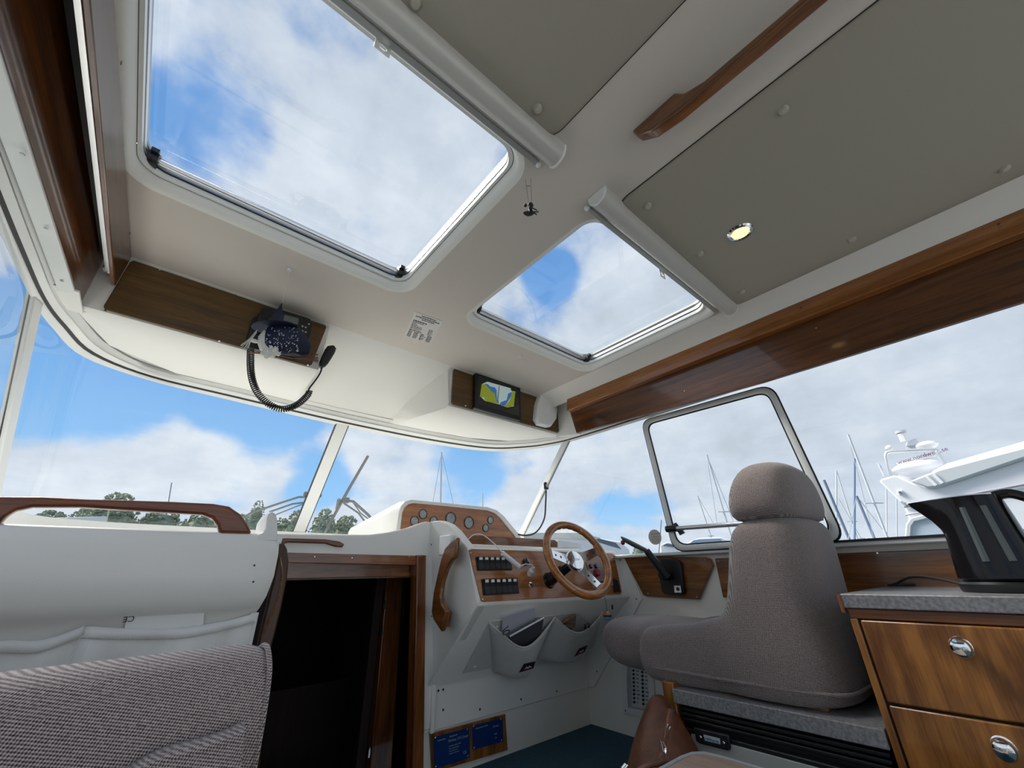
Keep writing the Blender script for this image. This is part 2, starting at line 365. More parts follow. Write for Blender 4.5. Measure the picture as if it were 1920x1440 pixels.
band(.28, .54, .010, 'white_strip', FRAMEW, head); band(.54, .66, .012, 'gasket', RUB, head); band(.66, 1.0, .006, 'outer_flange', FRAMEW, head)
band(-.22, 0.02, -.006, 'backing', FRAMEW, head)
# fascia from frame out to roof edge so no light leaks
sk = B(); sk.grid([[p+V((0, 0, -.004)) for p in OUT], [V((p.x+(.12 if p.x > 2 else (-.12 if p.x < -.38 else 0)), p.y+(.08 if p.y > 2 else 0), H+.118)) for p in OUT]])
sk.build('roof_edge', FRAMEW, roof, angle=60)
# overhead header (console boxes for radio and plotter)
def yc(x): # inner frame line, interpolated
    best = None
    for i in range(len(INN)-1):
        p, q = INN[i], INN[i+1]
        if p.y > 1.2 and (p.x-x)*(q.x-x) <= 0 and abs(q.x-p.x) > 1e-6: best = p.lerp(q, (x-p.x)/(q.x-p.x)).y
    return best or 1.95
def boxcol(x, xe=None, xp=None):
    xe = x if xe is None else xe; y = yc(xe)
    return [(x, 1.870, H), (x, 1.8965, H-.002), (x, 1.902, .93), (x, 1.908, .908), (x, 1.93, .897)]+[(x+(xe-x)*t, 1.93+(y-1.93)*t, .897+.006*t) for t in (.33, .66, 1)]
def reccol(x, xe=None):
    xe = x if xe is None else xe; y = yc(xe)
    return [(x, 1.870, H), (x, 1.90, H-.015), (x+(xe-x)*.2, 1.98, H-.045), (x+(xe-x)*.4, 2.08, H-.085), (x+(xe-x)*.6, 2.18, H-.13), (x+(xe-x)*.8, 2.26, H-.175), (x+(xe-x)*.9, y-.03, .93), (xe, y, .905)]
cols = [boxcol(-.46, -.437), boxcol(-.42, -.425), boxcol(-.38, -.40), boxcol(-.28, -.33), boxcol(-.1), boxcol(.15), boxcol(.35, .36), boxcol(.405, .415), boxcol(.42, .44)]
cols += [reccol(.428, .50), reccol(.46, .55), reccol(.6), reccol(.8), reccol(.95, .93), reccol(1.06, .97), reccol(1.13, 1.0)]
cols += [boxcol(1.150, 1.04), boxcol(1.165, 1.08), boxcol(1.3, 1.28), boxcol(1.6), boxcol(1.9, 1.88), boxcol(2.02, 2.0), boxcol(2.09, 2.06)]
hd = struct(B().grid(cols).build('wall_forward_header', LINW, angle=40))
B().hexa([(2.078, 1.70, .86), (2.095, 1.70, .86), (2.095, 1.905, .895), (2.078, 1.905, .895), (2.078, 1.70, H), (2.095, 1.70, H), (2.095, 1.905, H), (2.078, 1.905, H)]).build('end_cap', LINW, hd, bevel=.003)
B().box(-.475, -.392, 1.78, 1.94, .892, .899).build('corner_filler', LINW, hd)
# windscreen + side glass
i0 = min(range(len(OUT)), key=lambda i: (OUT[i]-V((-.494, 1.87, .86))).length); i1 = min(range(len(OUT)), key=lambda i: (OUT[i]-V((2.13, 1.87, .86))).length)
DV = V((0.02, .56, -.61))
top = OUT[i0:i1+1]; ic = min(range(len(top)), key=lambda i: (top[i]-V((.80, 2.47, .86))).length)
def bot(p): return p+V(((.03 if p.x < 0 else .0), .53 if p.x < 1.5 else .52, -.60))
for nm, seg in (('window_1', top[:ic+1]), ('window_2', top[ic:])):
    o = struct(B().grid([[p+V((0, 0, .0)) for p in seg], [p.lerp(bot(p), .5) for p in seg], [bot(p) for p in seg]]).build(nm, GLASS, smooth=True, angle=60))
def bar(b, p, q, wv, tv): # bar with half width / thickness vectors
    b.hexa([p-wv-tv, p+wv-tv, p+wv+tv, p-wv+tv, q-wv-tv, q+wv-tv, q+wv+tv, q-wv+tv]); return b
pil = None
for k, (p, wv, tv) in enumerate(((top[0], V((.006, .030, 0)), V((.012, 0, 0))), (top[ic], V((.036, 0, 0)), V((0, .014, 0))), (top[-1], V((.004, .036, 0)), V((.014, 0, 0))))):
    q = bot(p); tv_s = tv*(.9 if k == 1 else .12); o = struct(bar(B(), p.lerp(q, -.03), q, wv, tv).build('trim_2' if k == 0 else 'trim_%d' % (k+2), FRAMEW, bevel=.004))
    e = wv.normalized()*(wv.length+.0015); bar(B(), (p+e).lerp(q+e, 0), q+e, wv.normalized()*.002, tv_s).build('rubber_seal', RUB, o); bar(B(), p-e, q-e, wv.normalized()*.002, tv_s).build('rubber_seal', RUB, o)
# windscreen sill (outside coaming)
bb = [bot(p) for p in top]
sill = struct(B().grid([[p+V((0, 0, .012)) for p in bb], [p+V((0, -.03, .012)) for p in bb], [V((p.x, p.y-.05, .13)) for p in bb]]).build('trim_5', GEL, angle=60))
# side glass
zs = .075
def side(name, x, tp, bt, y_aft):
    return struct(B().grid([[(x, y_aft, .86), (x, 1.2, .86), tp], [(x, y_aft, zs), (x, 1.6, zs), bt]]).build(name, GLASS, smooth=False))
side('window_3', 2.175, (2.15, 1.86, .86), (2.175, 2.50, zs+.10), YA)
side('window_4', -.505, (-.494, 1.86, .86), (-.47, 2.50, zs+.10), YA)
# starboard wall below the windows, port wall, sills
ws = struct(B().box(XW-.005, XW+.06, YA, 2.6, FL, zs).build('wall_right', GELW))
B().box(2.165, XW+.05, YA, 2.6, zs, zs+.018).build('window_sill', FRAMEW, ws, bevel=.005)
B().box(2.160, 2.19, YA, 1.13, zs+.018, zs+.026).build('glazing_seal', RUB, ws)
wp = struct(B().box(-.56, -.50, YA, 2.6, FL, zs+.02).build('wall_left', GELW))
# forward bulkhead pieces round the companionway
wf = B().box(1.12, XW, YB, YB+.03, FL, -.4).build('wall_forward', GELW); struct(wf)
fp = Pl((0, YB, 0), (1, 0, 0), (0, 0, 1))
dface = [(.38, .05), (.38, .166), (.60, .170), (.776, .177), (.86, .190), (.965, .216), (1.03, .240), (1.06, .250), (1.09, .250), (1.09, .085), (.9, .085), (.38, .085)]
df = B().prism([(x, YB-.02, z) for x, z in dface[1:]], (0, .05, 0)).build('wall_forward_upper', GEL, bevel=.008, seg=3); struct(df)
B().box(-.5, .38, YB-.01, YB+.03, FL, .14).build('port_bulkhead', GEL, wf)
# dash top (shelf under the windscreen)
dt = B(); dt.grid([[(x, y, z) for x in (-.5, .2, .8, 1.1, 2.2)] for y, z in ((1.72, .140), (1.90, .150), (2.3, .150), (3.02, .150))])
dasht = B().box(-.5, .38, 1.73, 1.92, .115, .140).box(-.5, XW, 1.915, 3.03, .115, .150).build('trim_6', GEL, bevel=.004); struct(dasht)
# companionway: cabin beyond, its gloom set in the material colours, jambs and lintel
cab = B()
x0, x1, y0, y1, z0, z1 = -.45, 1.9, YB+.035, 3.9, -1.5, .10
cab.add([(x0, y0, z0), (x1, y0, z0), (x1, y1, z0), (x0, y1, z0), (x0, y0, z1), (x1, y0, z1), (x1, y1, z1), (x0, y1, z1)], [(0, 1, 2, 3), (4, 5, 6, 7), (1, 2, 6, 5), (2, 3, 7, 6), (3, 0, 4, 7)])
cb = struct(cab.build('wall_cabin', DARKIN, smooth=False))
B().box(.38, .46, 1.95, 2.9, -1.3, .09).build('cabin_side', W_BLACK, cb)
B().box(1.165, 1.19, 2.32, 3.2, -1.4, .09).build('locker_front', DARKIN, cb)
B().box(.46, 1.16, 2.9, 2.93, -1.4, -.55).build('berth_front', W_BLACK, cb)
d = struct(B().hexa([at(530, 1036, y=1.90), at(781, 1042, y=1.90), at(781, 1042, y=1.9)+V((0, .06, 0)), at(530, 1036, y=1.9)+V((0, .06, 0))]*1+[V((.43, 1.90, .058)), V((1.016, 1.90, .048)), V((1.016, 1.96, .048)), V((.43, 1.96, .058))]).build('door_1', W_DARKX, bevel=.003))
screws(d, [at(590, 1044, y=1.898), at(660, 1046, y=1.898), at(768, 1044, y=1.898)], (0, -1, 0), .003)
B().box(.40, 1.06, 1.96, 2.02, .00, .075).build('inner_lintel', W_DARKX, d, bevel=.003)
B().hexa([V((1.066, 1.885, FL)), V((1.118, 1.885, FL)), V((1.118, 1.95, FL)), V((1.066, 1.95, FL)), V((1.012, 1.885, .092)), V((1.060, 1.885, .092)), V((1.060, 1.95, .092)), V((1.012, 1.95, .092))]).build('jamb', W_DARKZ, d, bevel=.004)
B().hexa([V((1.075, 2.28, -1.4)), V((1.19, 2.28, -1.4)), V((1.19, 2.34, -1.4)), V((1.075, 2.34, -1.4)), V((1.05, 2.28, .09)), V((1.145, 2.28, .09)), V((1.145, 2.34, .09)), V((1.05, 2.34, .09))]).build('inner_post', W_DARKZ, d, bevel=.004)
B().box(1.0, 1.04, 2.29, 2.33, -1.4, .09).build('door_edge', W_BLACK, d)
for z in (-.15, -.27, -.75): B().box(1.045, 1.052, 2.27, 2.285, z, z+.04).build('hinge', CHROME, d)
# unseen aft bulkhead, its doorway shaped wide and close to let daylight in
af = B().box(-.60, -.45, YA-.05, YA, FL, H+.1).box(2.10, XW+.03, YA-.05, YA, FL, H+.1).box(-.45, 2.10, YA-.05, YA, H-.06, H+.1).build('wall_back', LINW); struct(af)

# unseen pale cockpit sole and settee, added aft to bounce daylight into the cabin
ck = struct(B().box(-.9, 2.6, -5.2, YA-.06, FL-.06, FL-.01).box(-.9, -.6, -5.2, YA-.06, FL, -.05).box(2.3, 2.6, -5.2, YA-.06, FL, -.05).box(-.9, 2.6, -5.4, -5.2, FL, -.05).build('wall_cockpit_bounce', GEL))
st = struct(B().box(-.5, .15, YA+.05, -.35, FL, -.38).box(-.5, -.38, YA+.05, -.35, -.38, -.05).build('wall_settee_bounce', CANVAS, bevel=.02))
# ---- starboard valance boards, port valance boards
rs = struct(B().prism([(1.985, YA, 1.012), (2.03, YA, 1.012), (2.03, YA, 1.11), (1.996, YA, 1.108)], (0, 1.72-YA, 0)).build('trim_7', W_STRIP, bevel=.004))
screws(rs, [at(1085, 743, x=1.985), at(1502, 577, x=1.985), at(1873, 420, x=1.985)], (-1, 0, 0), .005, W_DARK)
vb = B().add([(2.03, 1.69, .855), (2.03, 1.73, 1.02), (2.03, YA, 1.02), (2.03, YA, .785), (2.03, .53, .80), (2.03, .93, .815)]+[(2.05, 1.69, .855), (2.05, 1.73, 1.02), (2.05, YA, 1.02), (2.05, YA, .785), (2.05, .53, .80), (2.05, .93, .815)],
             [(0, 1, 2, 3, 4, 5), (11, 10, 9, 8, 7, 6)]+[(i, (i+1) % 6, (i+1) % 6+6, i+6) for i in range(6)])
vb = struct(vb.build('trim_8', W_DARK, bevel=.002)); screws(vb, [at(1085, 768, x=2.028), at(1095, 805, x=2.028), at(1283, 733, x=2.028), at(1530, 615, x=2.028)], (-1, 0, 0), .003)
ps = struct(B().prism([(-.335, YA, H+.005), (-.325, YA, H+.005), (-.325, YA, H-.14), (-.337, YA, H-.14)], (0, 0, 0)).add([], []).build('trim_9', W_DARK)) if False else None
ps = struct(B().hexa([(-.395, YA, 1.010), (-.380, YA, 1.010), (-.336, 1.872, 1.006), (-.350, 1.872, 1.006), (-.455, YA, H), (-.440, YA, H), (-.331, 1.872, H), (-.350, 1.872, H)]).build('trim_9', W_DARK, bevel=.003))
screws(ps, [at(227, 118, x=-.347), at(243, 437, x=-.332)], (1, 0, 0), .006, W_DARK)
pb = struct(B().hexa([(-.545, YA, .855), (-.525, YA, .855), (-.398, 1.885, .900), (-.418, 1.885, .900), (-.50, YA, H), (-.48, YA, H), (-.400, 1.885, H), (-.418, 1.885, H)]).build('trim_10', W_DARK, bevel=.003))
tr = thing('curtain_track', 'bright metal curtain track along the port side head lining', 'curtain track', (-.375, 0, H-.02))
for nm, xa, za in (('upper_rail', -.3535, 1.008), ('lower_rail', -.362, 1.016)):
    B().hexa([(xa-.05, YA, za), (xa-.045, YA, za), (xa+.003, 1.80, za), (xa-.003, 1.80, za), (xa-.05, YA, za+.010), (xa-.045, YA, za+.010), (xa+.003, 1.80, za+.010), (xa-.003, 1.80, za+.010)]).build(nm, ALU, tr)
B().hexa([(-.475, YA, 1.085), (-.41, YA, 1.085), (-.350, 1.82, 1.085), (-.398, 1.82, 1.085), (-.475, YA, H-.003), (-.41, YA, H-.003), (-.350, 1.82, H-.003), (-.398, 1.82, H-.003)]).build('channel', RUB, tr)
B().box(-.372, -.350, 1.79, 1.815, 1.02, 1.07).build('end_stop', CHROME, tr)
fs = struct(B().hexa([(-.575, YA, .852), (-.527, YA, .852), (-.402, 1.80, .892), (-.442, 1.80, .886), (-.575, YA, .858), (-.527, YA, .858), (-.402, 1.80, .898), (-.442, 1.80, .892)]).build('trim_11', FRAMEW, bevel=.002))
screws(fs, [at(42, 289, z=.875), at(86, 428, z=.880), at(116, 527, z=.885)], (0, 0, -1), .005, ALUD)

# ================================================================== HATCHES
for k, (a, b_, c, d_) in enumerate(HAT):
    h = thing('roof_hatch', ('large sliding roof hatch on the port side with cloudy sky through its glass', 'starboard roof hatch over the helm, beside the round ceiling lamp')[k], 'hatch', ((a+b_)/2, (c+d_)/2, H+.04), 'roof hatches')
    def ring(e0, e1, z0_, z1_, nm, m):
        R0 = rrect(a-e0, b_+e0, c-e0, d_+e0, .065+e0, 8); R1 = rrect(a+e1, b_-e1, c+e1, d_-e1, .065, 8)
        B().loft([[(x, y, z0_) for x, y in R0], [(x, y, z0_) for x, y in R1], [(x, y, z1_) for x, y in R1], [(x, y, z1_) for x, y in R0], [(x, y, z0_) for x, y in R0]], cap=False).build(nm, m, h, angle=30)
    ring(.0, .010, H+.034, H+.050, 'inner_frame', FRAMEW)
    ring(.0, .006, H+.050, H+.056, 'gasket', RUB)
    ring(.0, .012, H+.056, H+.072, 'outer_frame', ALU)
    ring(.0, .008, H+.072, H+.088, 'gasket', RUB)
    ring(.0, .008, H+.088, H+.100, 'pane_frame', ALUD)
    pn_ = [(x, y, H+.101) for x, y in rrect(a, b_, c, d_, .065, 8)]; B().add(pn_, [tuple(range(len(pn_)))]).build('pane', GLASS, h, smooth=False)
    yb = d_-.028; zb = H+.066
    B().tube([(a+.03, yb, zb), (b_-.03, yb, zb)], .010, 12).build('stay_bar', ALU, h)
    for x in (a+.032, b_-.035):
        br = B().tube([(x-.012, yb, zb), (x+.012, yb, zb)], .025, 16).box(x-.010, x+.010, yb-.036, yb-.010, zb+.004, zb+.018).build('clamp', BLACK, h)
        B().tube([(x-.016, yb, zb), (x-.011, yb, zb)], .011, 10).build('clamp_insert', ALU, br)
# blinds
for k, (xa, xb, y) in enumerate(((-.33, .645, .475), (.842, 1.862, .487))):
    t = thing('roller_blind', ('rolled-up blind cassette along the aft edge of the large port roof hatch', 'shorter rolled-up blind cassette beside the black dangling figure and ceiling lamp')[k], 'roller blind', ((xa+xb)/2, y+.035, H), 'blinds of the roof hatches')
    pr = [(0, 0), (.002, -.018), (.010, -.034), (.022, -.044), (.040, -.048), (.055, -.043), (.066, -.030), (.071, -.012), (.072, 0)]
    B().prism([(xa+.006, y+p, H+q) for p, q in pr], (xb-xa-.012, 0, 0)).build('cassette', BLIND, t, angle=50)
    for x in (xa, xb-.008): B().prism([(x, y-.002+p*1.05, H+q*1.06) for p, q in pr], (.008, 0, 0)).build('end_cap', WHITE, t, bevel=.002)
    B().box(xa+.02, xb-.035, y+.080, y+.098, H-.020, H-.008).build('pull_bar', ALUD, t, bevel=.003)
    B().ball((xb-.03 if k == 0 else xa+.015, y+.089, H-.016), .010).build('bar_tip', WHITE, t)
    px = ((690, 133), (722, 148), (719, 178), (693, 164)) if k == 0 else ((1241, 530), (1250, 535), (1247, 550), (1238, 545))
    yy = y+.10; P = [at(x_, y_, y=yy) for x_, y_ in px]
    xs0, xs1 = P[0].x, P[1].x; zt = H-.014; zb_ = zt-.034
    cx = (xs0+xs1)/2; cz = (zt+zb_)/2; rr_ = min(xs1-xs0, zt-zb_)*.30; n = 24; ol, il = [], []
    for q in range(n):
        an = 2*math.pi*q/n+math.pi/4; cxx, szz = math.cos(an), math.sin(an); mm = max(abs(cxx), abs(szz))
        ol.append((cx+cxx/mm*(xs1-xs0)/2, cz+szz/mm*(zt-zb_)/2)); il.append((cx+cxx*rr_, cz+szz*rr_))
    Y0, Y1 = yy-.001, yy+.002
    B().loft([[(x_, Y0, z_) for x_, z_ in ol], [(x_, Y0, z_) for x_, z_ in il], [(x_, Y1, z_) for x_, z_ in il], [(x_, Y1, z_) for x_, z_ in ol], [(x_, Y0, z_) for x_, z_ in ol]], cap=False).build('pull_ring', WHITE, t, angle=30)
# padded ceiling panels
for k, (xa, xb, yf, bts) in enumerate(((-.30, .597, .500, [(.141, .459), (.501, .448), (.141, -.3), (.501, -.3)]), (.935, 1.864, .515, [(1.013, .436), (1.021, .019), (1.377, .432), (1.758, .023), (1.76, .429), (1.769, -.371), (1.02, -.37)]))):
    t = thing('ceiling_panel', ('padded beige ceiling panel behind the large port hatch', 'padded grey-beige ceiling panel holding the lit round lamp')[k], 'ceiling panel', ((xa+xb)/2, -.9, H), 'padded vinyl ceiling panels')
    R = lambda e: rrect(xa+e, xb-e, YA+.02+e, yf-e, .055-e*.5, 6)
    B().loft([[(x, y, z) for x, y in R(e)] for e, z in ((0, H+.001), (.0, H-.004), (.004, H-.009), (.012, H-.012), (.03, H-.013))]).build('pad', VINYL, t, angle=50)
    B().loft([[(x, y, H-.001) for x, y in R(-.004)], [(x, y, H-.002) for x, y in R(-.001)]], cap=False).build('shadow_gap', RUB, t)
    src = None
    for x, y in bts:
        p = V((x, y, H-.013))
        if src is None: src = B().lathe(p, (0, 0, -1), [(.013, -.001), (.0125, .004), (.009, .009), (.0, .0105)], 14).build('button', BUTTON, t, origin=p)
        else: dup(src, t, p)
# ceiling lamps
def lamp(x, y, label):
    t = thing('ceiling_lamp', label, 'ceiling lamp', (x, y, H-.012))
    B().lathe((x, y, H-.012), (0, 0, -1), [(.045, 0), (.045, .004), (.040, .009), (.033, .010), (.030, .007), (.030, .002)], 32).build('bezel', CHROME, t)
    B().lathe((x, y, H-.012), (0, 0, -1), [(.030, .001), (.030, .006), (.015, .009), (.0, .010)], 28).build('diffuser', LAMP, t)
lamp(1.385, .284, 'small round lit ceiling lamp with chrome bezel in the starboard panel')
# overhead grab rail
t = thing('ceiling_grab_rail', 'varnished wooden grab rail on the headliner between the padded ceiling panels', 'grab rail', (.775, -.5, H))
pts = []
feet = [.315]; L = 0
bot_ = [(.325, H), (.312, H-.030), (.27, H-.062), (.20, H-.075), (0, H-.078), (-.4, H-.078), (-.8, H-.078), (-.98, H-.05), (-1.0, H)]
arch = [(-1.44, H), (-1.38, H-.05), (-.88, H-.052), (-.78, H-.045), (-.74, H), (-.60, H), (-.56, H-.045), (-.46, H-.052), (-.12, H-.052), (-.03, H-.045), (.02, H), (.15, H), (.19, H-.045), (.235, H-.05), (.245, H)]
arch = [(-.88, H), (-.84, H-.05), (-.76, H-.052), (-.72, H-.045), (-.68, H), (-.55, H), (-.51, H-.045), (-.43, H-.052), (-.05, H-.052), (.12, H-.048), (.17, H-.03), (.19, H)]
x0r = .757; poly = [(x0r, y, z) for y, z in bot_]+[(x0r, y, z) for y, z in arch]
B().prism(poly, (.036, 0, 0)).build('rail', W_RAILY, t, bevel=.007, seg=3)
# ================================================================== HEADER PANELS
hp = Pl((0, 1.895, 0), (1, 0, 0), (0, 0, 1)); hp.n = V((0, -1, 0))
def pxq(plane, pts, h=0): return [plane.p(x, y, h) for x, y in pts]
def board(name, label, cat, pts, pl_, h0, h1, m, bev=.003, loc=None):
    P = pxq(pl_, pts, h0); return B().prism(P, pl_.n*(h1-h0)).build(name, m, bevel=bev)
rp = thing('radio_panel', 'long dark teak panel above the windscreen carrying the radio', 'panel', (0, 1.895, 1.0))
B().prism([hp.w(u, v, 0) for u, v in [(-.343, .920), (-.335, .908), (.37, .905), (.383, .918), (.412, 1.137), (.405, 1.147), (-.325, 1.147), (-.332, 1.137)]], hp.n*.008).build('board', W_TEAK, rp, bevel=.002)
screws(rp, [hp.p(198, 582, .009), hp.p(441, 551, .009), hp.p(411, 640, .009), hp.p(615, 603, .009), hp.p(577, 685, .009), hp.p(300, 505, .009)], (0, -1, 0), .005)
pp = thing('plotter_panel', 'short teak panel above the windscreen carrying plotter and white cover', 'panel', (1.6, 1.895, 1.0))
PP = [(1.163, .925), (1.173, .912), (2.060, .918), (2.074, .930), (2.076, 1.125), (2.066, 1.143), (1.172, 1.147), (1.163, 1.137)]
B().prism([hp.w(u, v, 0) for u, v in PP], hp.n*.008).build('board', W_TEAK, pp, bevel=.002)
screws(pp, [hp.p(876, 684, .009), hp.p(873, 761, .009), hp.p(986, 726, .009), hp.p(975, 786, .009), hp.p(1060, 751, .009), hp.p(1056, 807, .009)], (0, -1, 0), .005)
# plotter
q = [hp.p(x, y, .04) for x, y in ((896, 700), (980, 724), (973, 785), (887, 767))]
ua, ub = (q[0].x+q[3].x)/2, (q[1].x+q[2].x)/2; va, vb_ = (q[2].z+q[3].z)/2, (q[0].z+q[1].z)/2
t = thing('chart_plotter', 'black chart plotter showing a green and blue sea chart', 'chart plotter', ((ua+ub)/2, 1.86, va))
b = B(); hp.rprism(b, ua, ub, va, vb_, .008, .008, .040); b.build('housing', BLACK, t, bevel=.003)
b = B(); hp.rprism(b, ua+.018, ub-.018, va+.030, vb_-.018, .003, .040, .041); b.build('screen', BLKG, t)
sp = Pl(hp.o, hp.ex, hp.ey); sp.n = hp.n
def mp_(pts, h, m, nm): B().prism([hp.p(860+x/8, 670+y/8, .040+h) for x, y in pts], hp.n*.0006).build(nm, m, t, smooth=False)
mp_([(430, 365), (780, 465), (785, 500), (850, 515), (825, 735), (740, 750), (600, 705), (390, 650), (330, 590), (350, 400)], .0012, MAPW, 'chart_shallows')
mp_([(400, 395), (430, 400), (480, 440), (540, 450), (570, 490), (570, 560), (575, 640), (600, 690), (560, 690), (480, 560), (390, 430)], .0020, MAPB, 'chart_deep_water')
mp_([(345, 400), (395, 400), (450, 460), (500, 520), (540, 540), (550, 600), (570, 655), (600, 700), (560, 690), (390, 655), (385, 605), (318, 590)], .0028, MAPG, 'chart_land')
mp_([(740, 545), (790, 520), (800, 560), (740, 660), (700, 720), (650, 735), (610, 700), (640, 670), (720, 640)], .0020, MAPB, 'chart_deep_water')
mp_([(800, 510), (850, 520), (828, 725), (740, 755), (680, 738), (760, 660), (790, 570)], .0028, MAPG, 'chart_land')
mp_([(605, 430), (612, 432), (590, 640), (600, 690), (590, 690), (580, 640)], .0034, INK, 'chart_track')
text('9.6', .008, Pl(hp.o, (1, 0, 0), (0, 0, 1)), hp.p(905, 716, .041).x, hp.p(905, 716, .041).z, 0, PRINT, t, 'readout'); bpy.data.objects[t.name].children
# white display cover
q = [(1012, 741), (1020, 739), (1036, 743), (1043, 750), (1045, 768), (1043, 785), (1034, 798), (1026, 799), (1010, 795), (1004, 785), (1006, 760)]
t = thing('display_cover', 'white moulded protective cover on a display beside the chart plotter', 'display cover', hp.p(1025, 795, .01))
P = pxq(hp, q, .03); cen = sum(P, V())/len(P); P0_ = [cen+(p-cen)*1.06-hp.n*.022 for p in P]
b = B().loft([P0_, P, [cen+(p-cen)*.93+hp.n*.008 for p in P], [cen+(p-cen)*.80+hp.n*.011 for p in P]]); b.build('shell', WHITE, t, bevel=.002)
B().ball(cen+hp.n*.008+V((.006, 0, .008)), .034, .016, .044, 20, 12).build('dome', WHITE, t)
B().disc(V((cen.x-.015, 1.886, cen.z)), (0, -1, 0), .05, .010).build('base', BLACK, t)
# info sticker on headliner
cp = Pl((0, 0, H), (1, 0, 0), (0, 1, 0)); cp.n = V((0, 0, -1))
t = thing('info_label', 'clear sticker printed with small lines of text on the headliner', 'label', cp.p(795, 615, .001))
Q = [cp.p(x, y, .0005) for x, y in ((777, 584), (830, 602), (809, 646), (757, 630))]
B().prism(Q, cp.n*.0006).build('film', mat('clear_film', (.62, .61, .58), .35), t)
def qp(u, v, h): # u across, v down, over the quad
    return (Q[0].lerp(Q[1], u)).lerp(Q[3].lerp(Q[2], u), v)+cp.n*h
b = B(); random.seed(3)
def ln(u0_, u1_, v, hgt=.018):
    u = u0_
    while u < u1_-.01:
        wd = min(random.uniform(.03, .09), u1_-u); b.prism([qp(u, v, .0012), qp(u+wd, v, .0012), qp(u+wd, v+hgt, .0012), qp(u, v+hgt, .0012)], cp.n*.0003); u += wd+.014
for v, a, c_, hg in ((.05, .28, .78, .028), (.11, .10, .95, .028), (.17, .33, .78, .028), (.27, .08, .55, .032)): ln(a, c_, v, hg)
for i in range(6): ln(.08, random.uniform(.2, .48), .33+.05*i); ln(.70, .86, .40+.05*i) if i > 0 else None
ln(.08, .50, .64, .03)
for i in range(7): ln(.08, .20, .70+.038*i); ln(.27, .42, .70+.038*i); ln(.50, random.uniform(.58, .70), .70+.038*i); ln(.74, .90, .70+.038*i)
o = b.build('print', INK, t); o['kind'] = 'stuff'
# small hooks in the headliner
for p, lb in (((543, 505), 'small white ceiling hook above the hanging witch'), ((976, 668), 'small white ceiling hook between starboard hatch and plotter')):
    c0 = cp.p(*p, .001); tag(B().lathe(c0, (0, 0, -1), [(.009, -.001), (.009, .003), (.006, .007), (.003, .008), (.003, .003)], 14).build('ceiling_hook', WHITE), lb, 'hook')
# ================================================================== RADIO, MICROPHONE, WITCH
t = thing('marine_radio', 'black marine radio with small grey display behind the hanging witch', 'radio', hp.p(530, 640, .05))
rr = [hp.p(x, y, .07) for x, y in ((486, 575), (583, 600), (578, 642), (478, 622))]
b = B().prism([hp.p(x, y, .07) for x, y in ((493, 573), (530, 581), (581, 597), (587, 605), (583, 628), (576, 641), (565, 640), (490, 617), (481, 610), (484, 590))], hp.n*-.035).build('housing', BLACK, t, bevel=.004)
b = B(); c0 = hp.p(501, 592, .07)
for r_ in (.012, .019, .026): b.tube([c0+V((math.cos(a)*r_*1.0, 0, math.sin(a)*r_)) for a in [i*math.pi/12 for i in range(24)]], .0022, 6, closed=True)
b.build('speaker_grille', RUB, t)
B().prism([hp.p(x, y, .0715) for x, y in ((533, 590), (560, 597), (559, 609), (531, 602))], hp.n*.001).build('display', mat('lcd', (.16, .19, .17), .25), t)
B().prism([hp.p(x, y, .035) for x, y in ((474, 595), (482, 592), (575, 640), (580, 645), (578, 662), (560, 668), (468, 652), (462, 640))], hp.n*-.027).build('bracket', BLACK, t, bevel=.003)
src = None
for x_, y_ in ((567, 612), (573, 614), (567, 621), (573, 623), (579, 608)):
    p = hp.p(x_, y_, .07)
    if src is None: src = B().disc(p, (0, -1, 0), .0045, .003, 10).build('button', ALUD, t, origin=p)
    else: dup(src, t, p)
# microphone + coiled lead
mpn = Pl((0, 1.78, 0), (1, 0, 0), (0, 0, 1)); mpn.n = V((0, -1, 0))
t = thing('microphone', 'black hand microphone on a coiled cord beside the radio panel', 'microphone', hp.p(608, 690, .05))
a_, b_ = hp.p(622, 652, .05), hp.p(604, 686, .05); ax = (b_-a_)
B().loft([[a_+ax*f_+V((math.cos(k*math.pi/8)*wd, math.sin(k*math.pi/8)*.018, 0)) for k in range(16)] for f_, wd in ((-.05, .010), (0, .021), (.2, .024), (.55, .022), (.85, .019), (1.0, .015), (1.08, .006))]).build('body', BLACK, t)
cord = cr([hp.p(x, y, .05) for x, y in ((604, 688), (600, 700), (590, 715), (580, 728), (578, 735))], 6)
B().tube(cord, .0035, 8).build('lead', RUB, t)
path = cr([hp.p(x, y, .05) for x, y in ((470, 655), (470, 690), (474, 715), (484, 738), (503, 757), (528, 767), (555, 760), (576, 742), (580, 733))], 40)
L = [0]
for i in range(1, len(path)): L.append(L[-1]+(path[i]-path[i-1]).length)
tot = L[-1]; turns = 56; N = turns*10; coil = []; j = 0
for i in range(N+1):
    s_ = tot*i/N
    while j < len(L)-2 and L[j+1] < s_: j += 1
    f_ = (s_-L[j])/max(1e-9, L[j+1]-L[j]); p = path[j].lerp(path[j+1], f_); tn = (path[j+1]-path[j]).normalized()
    sd_ = V((0, 1, 0)); up_ = tn.cross(sd_).normalized(); an = 2*math.pi*turns*i/N
    coil.append(p+(sd_*math.cos(an)+up_*math.sin(an))*.0125)
B().tube(coil, .0026, 5).build('coiled_cord', RUB, t)
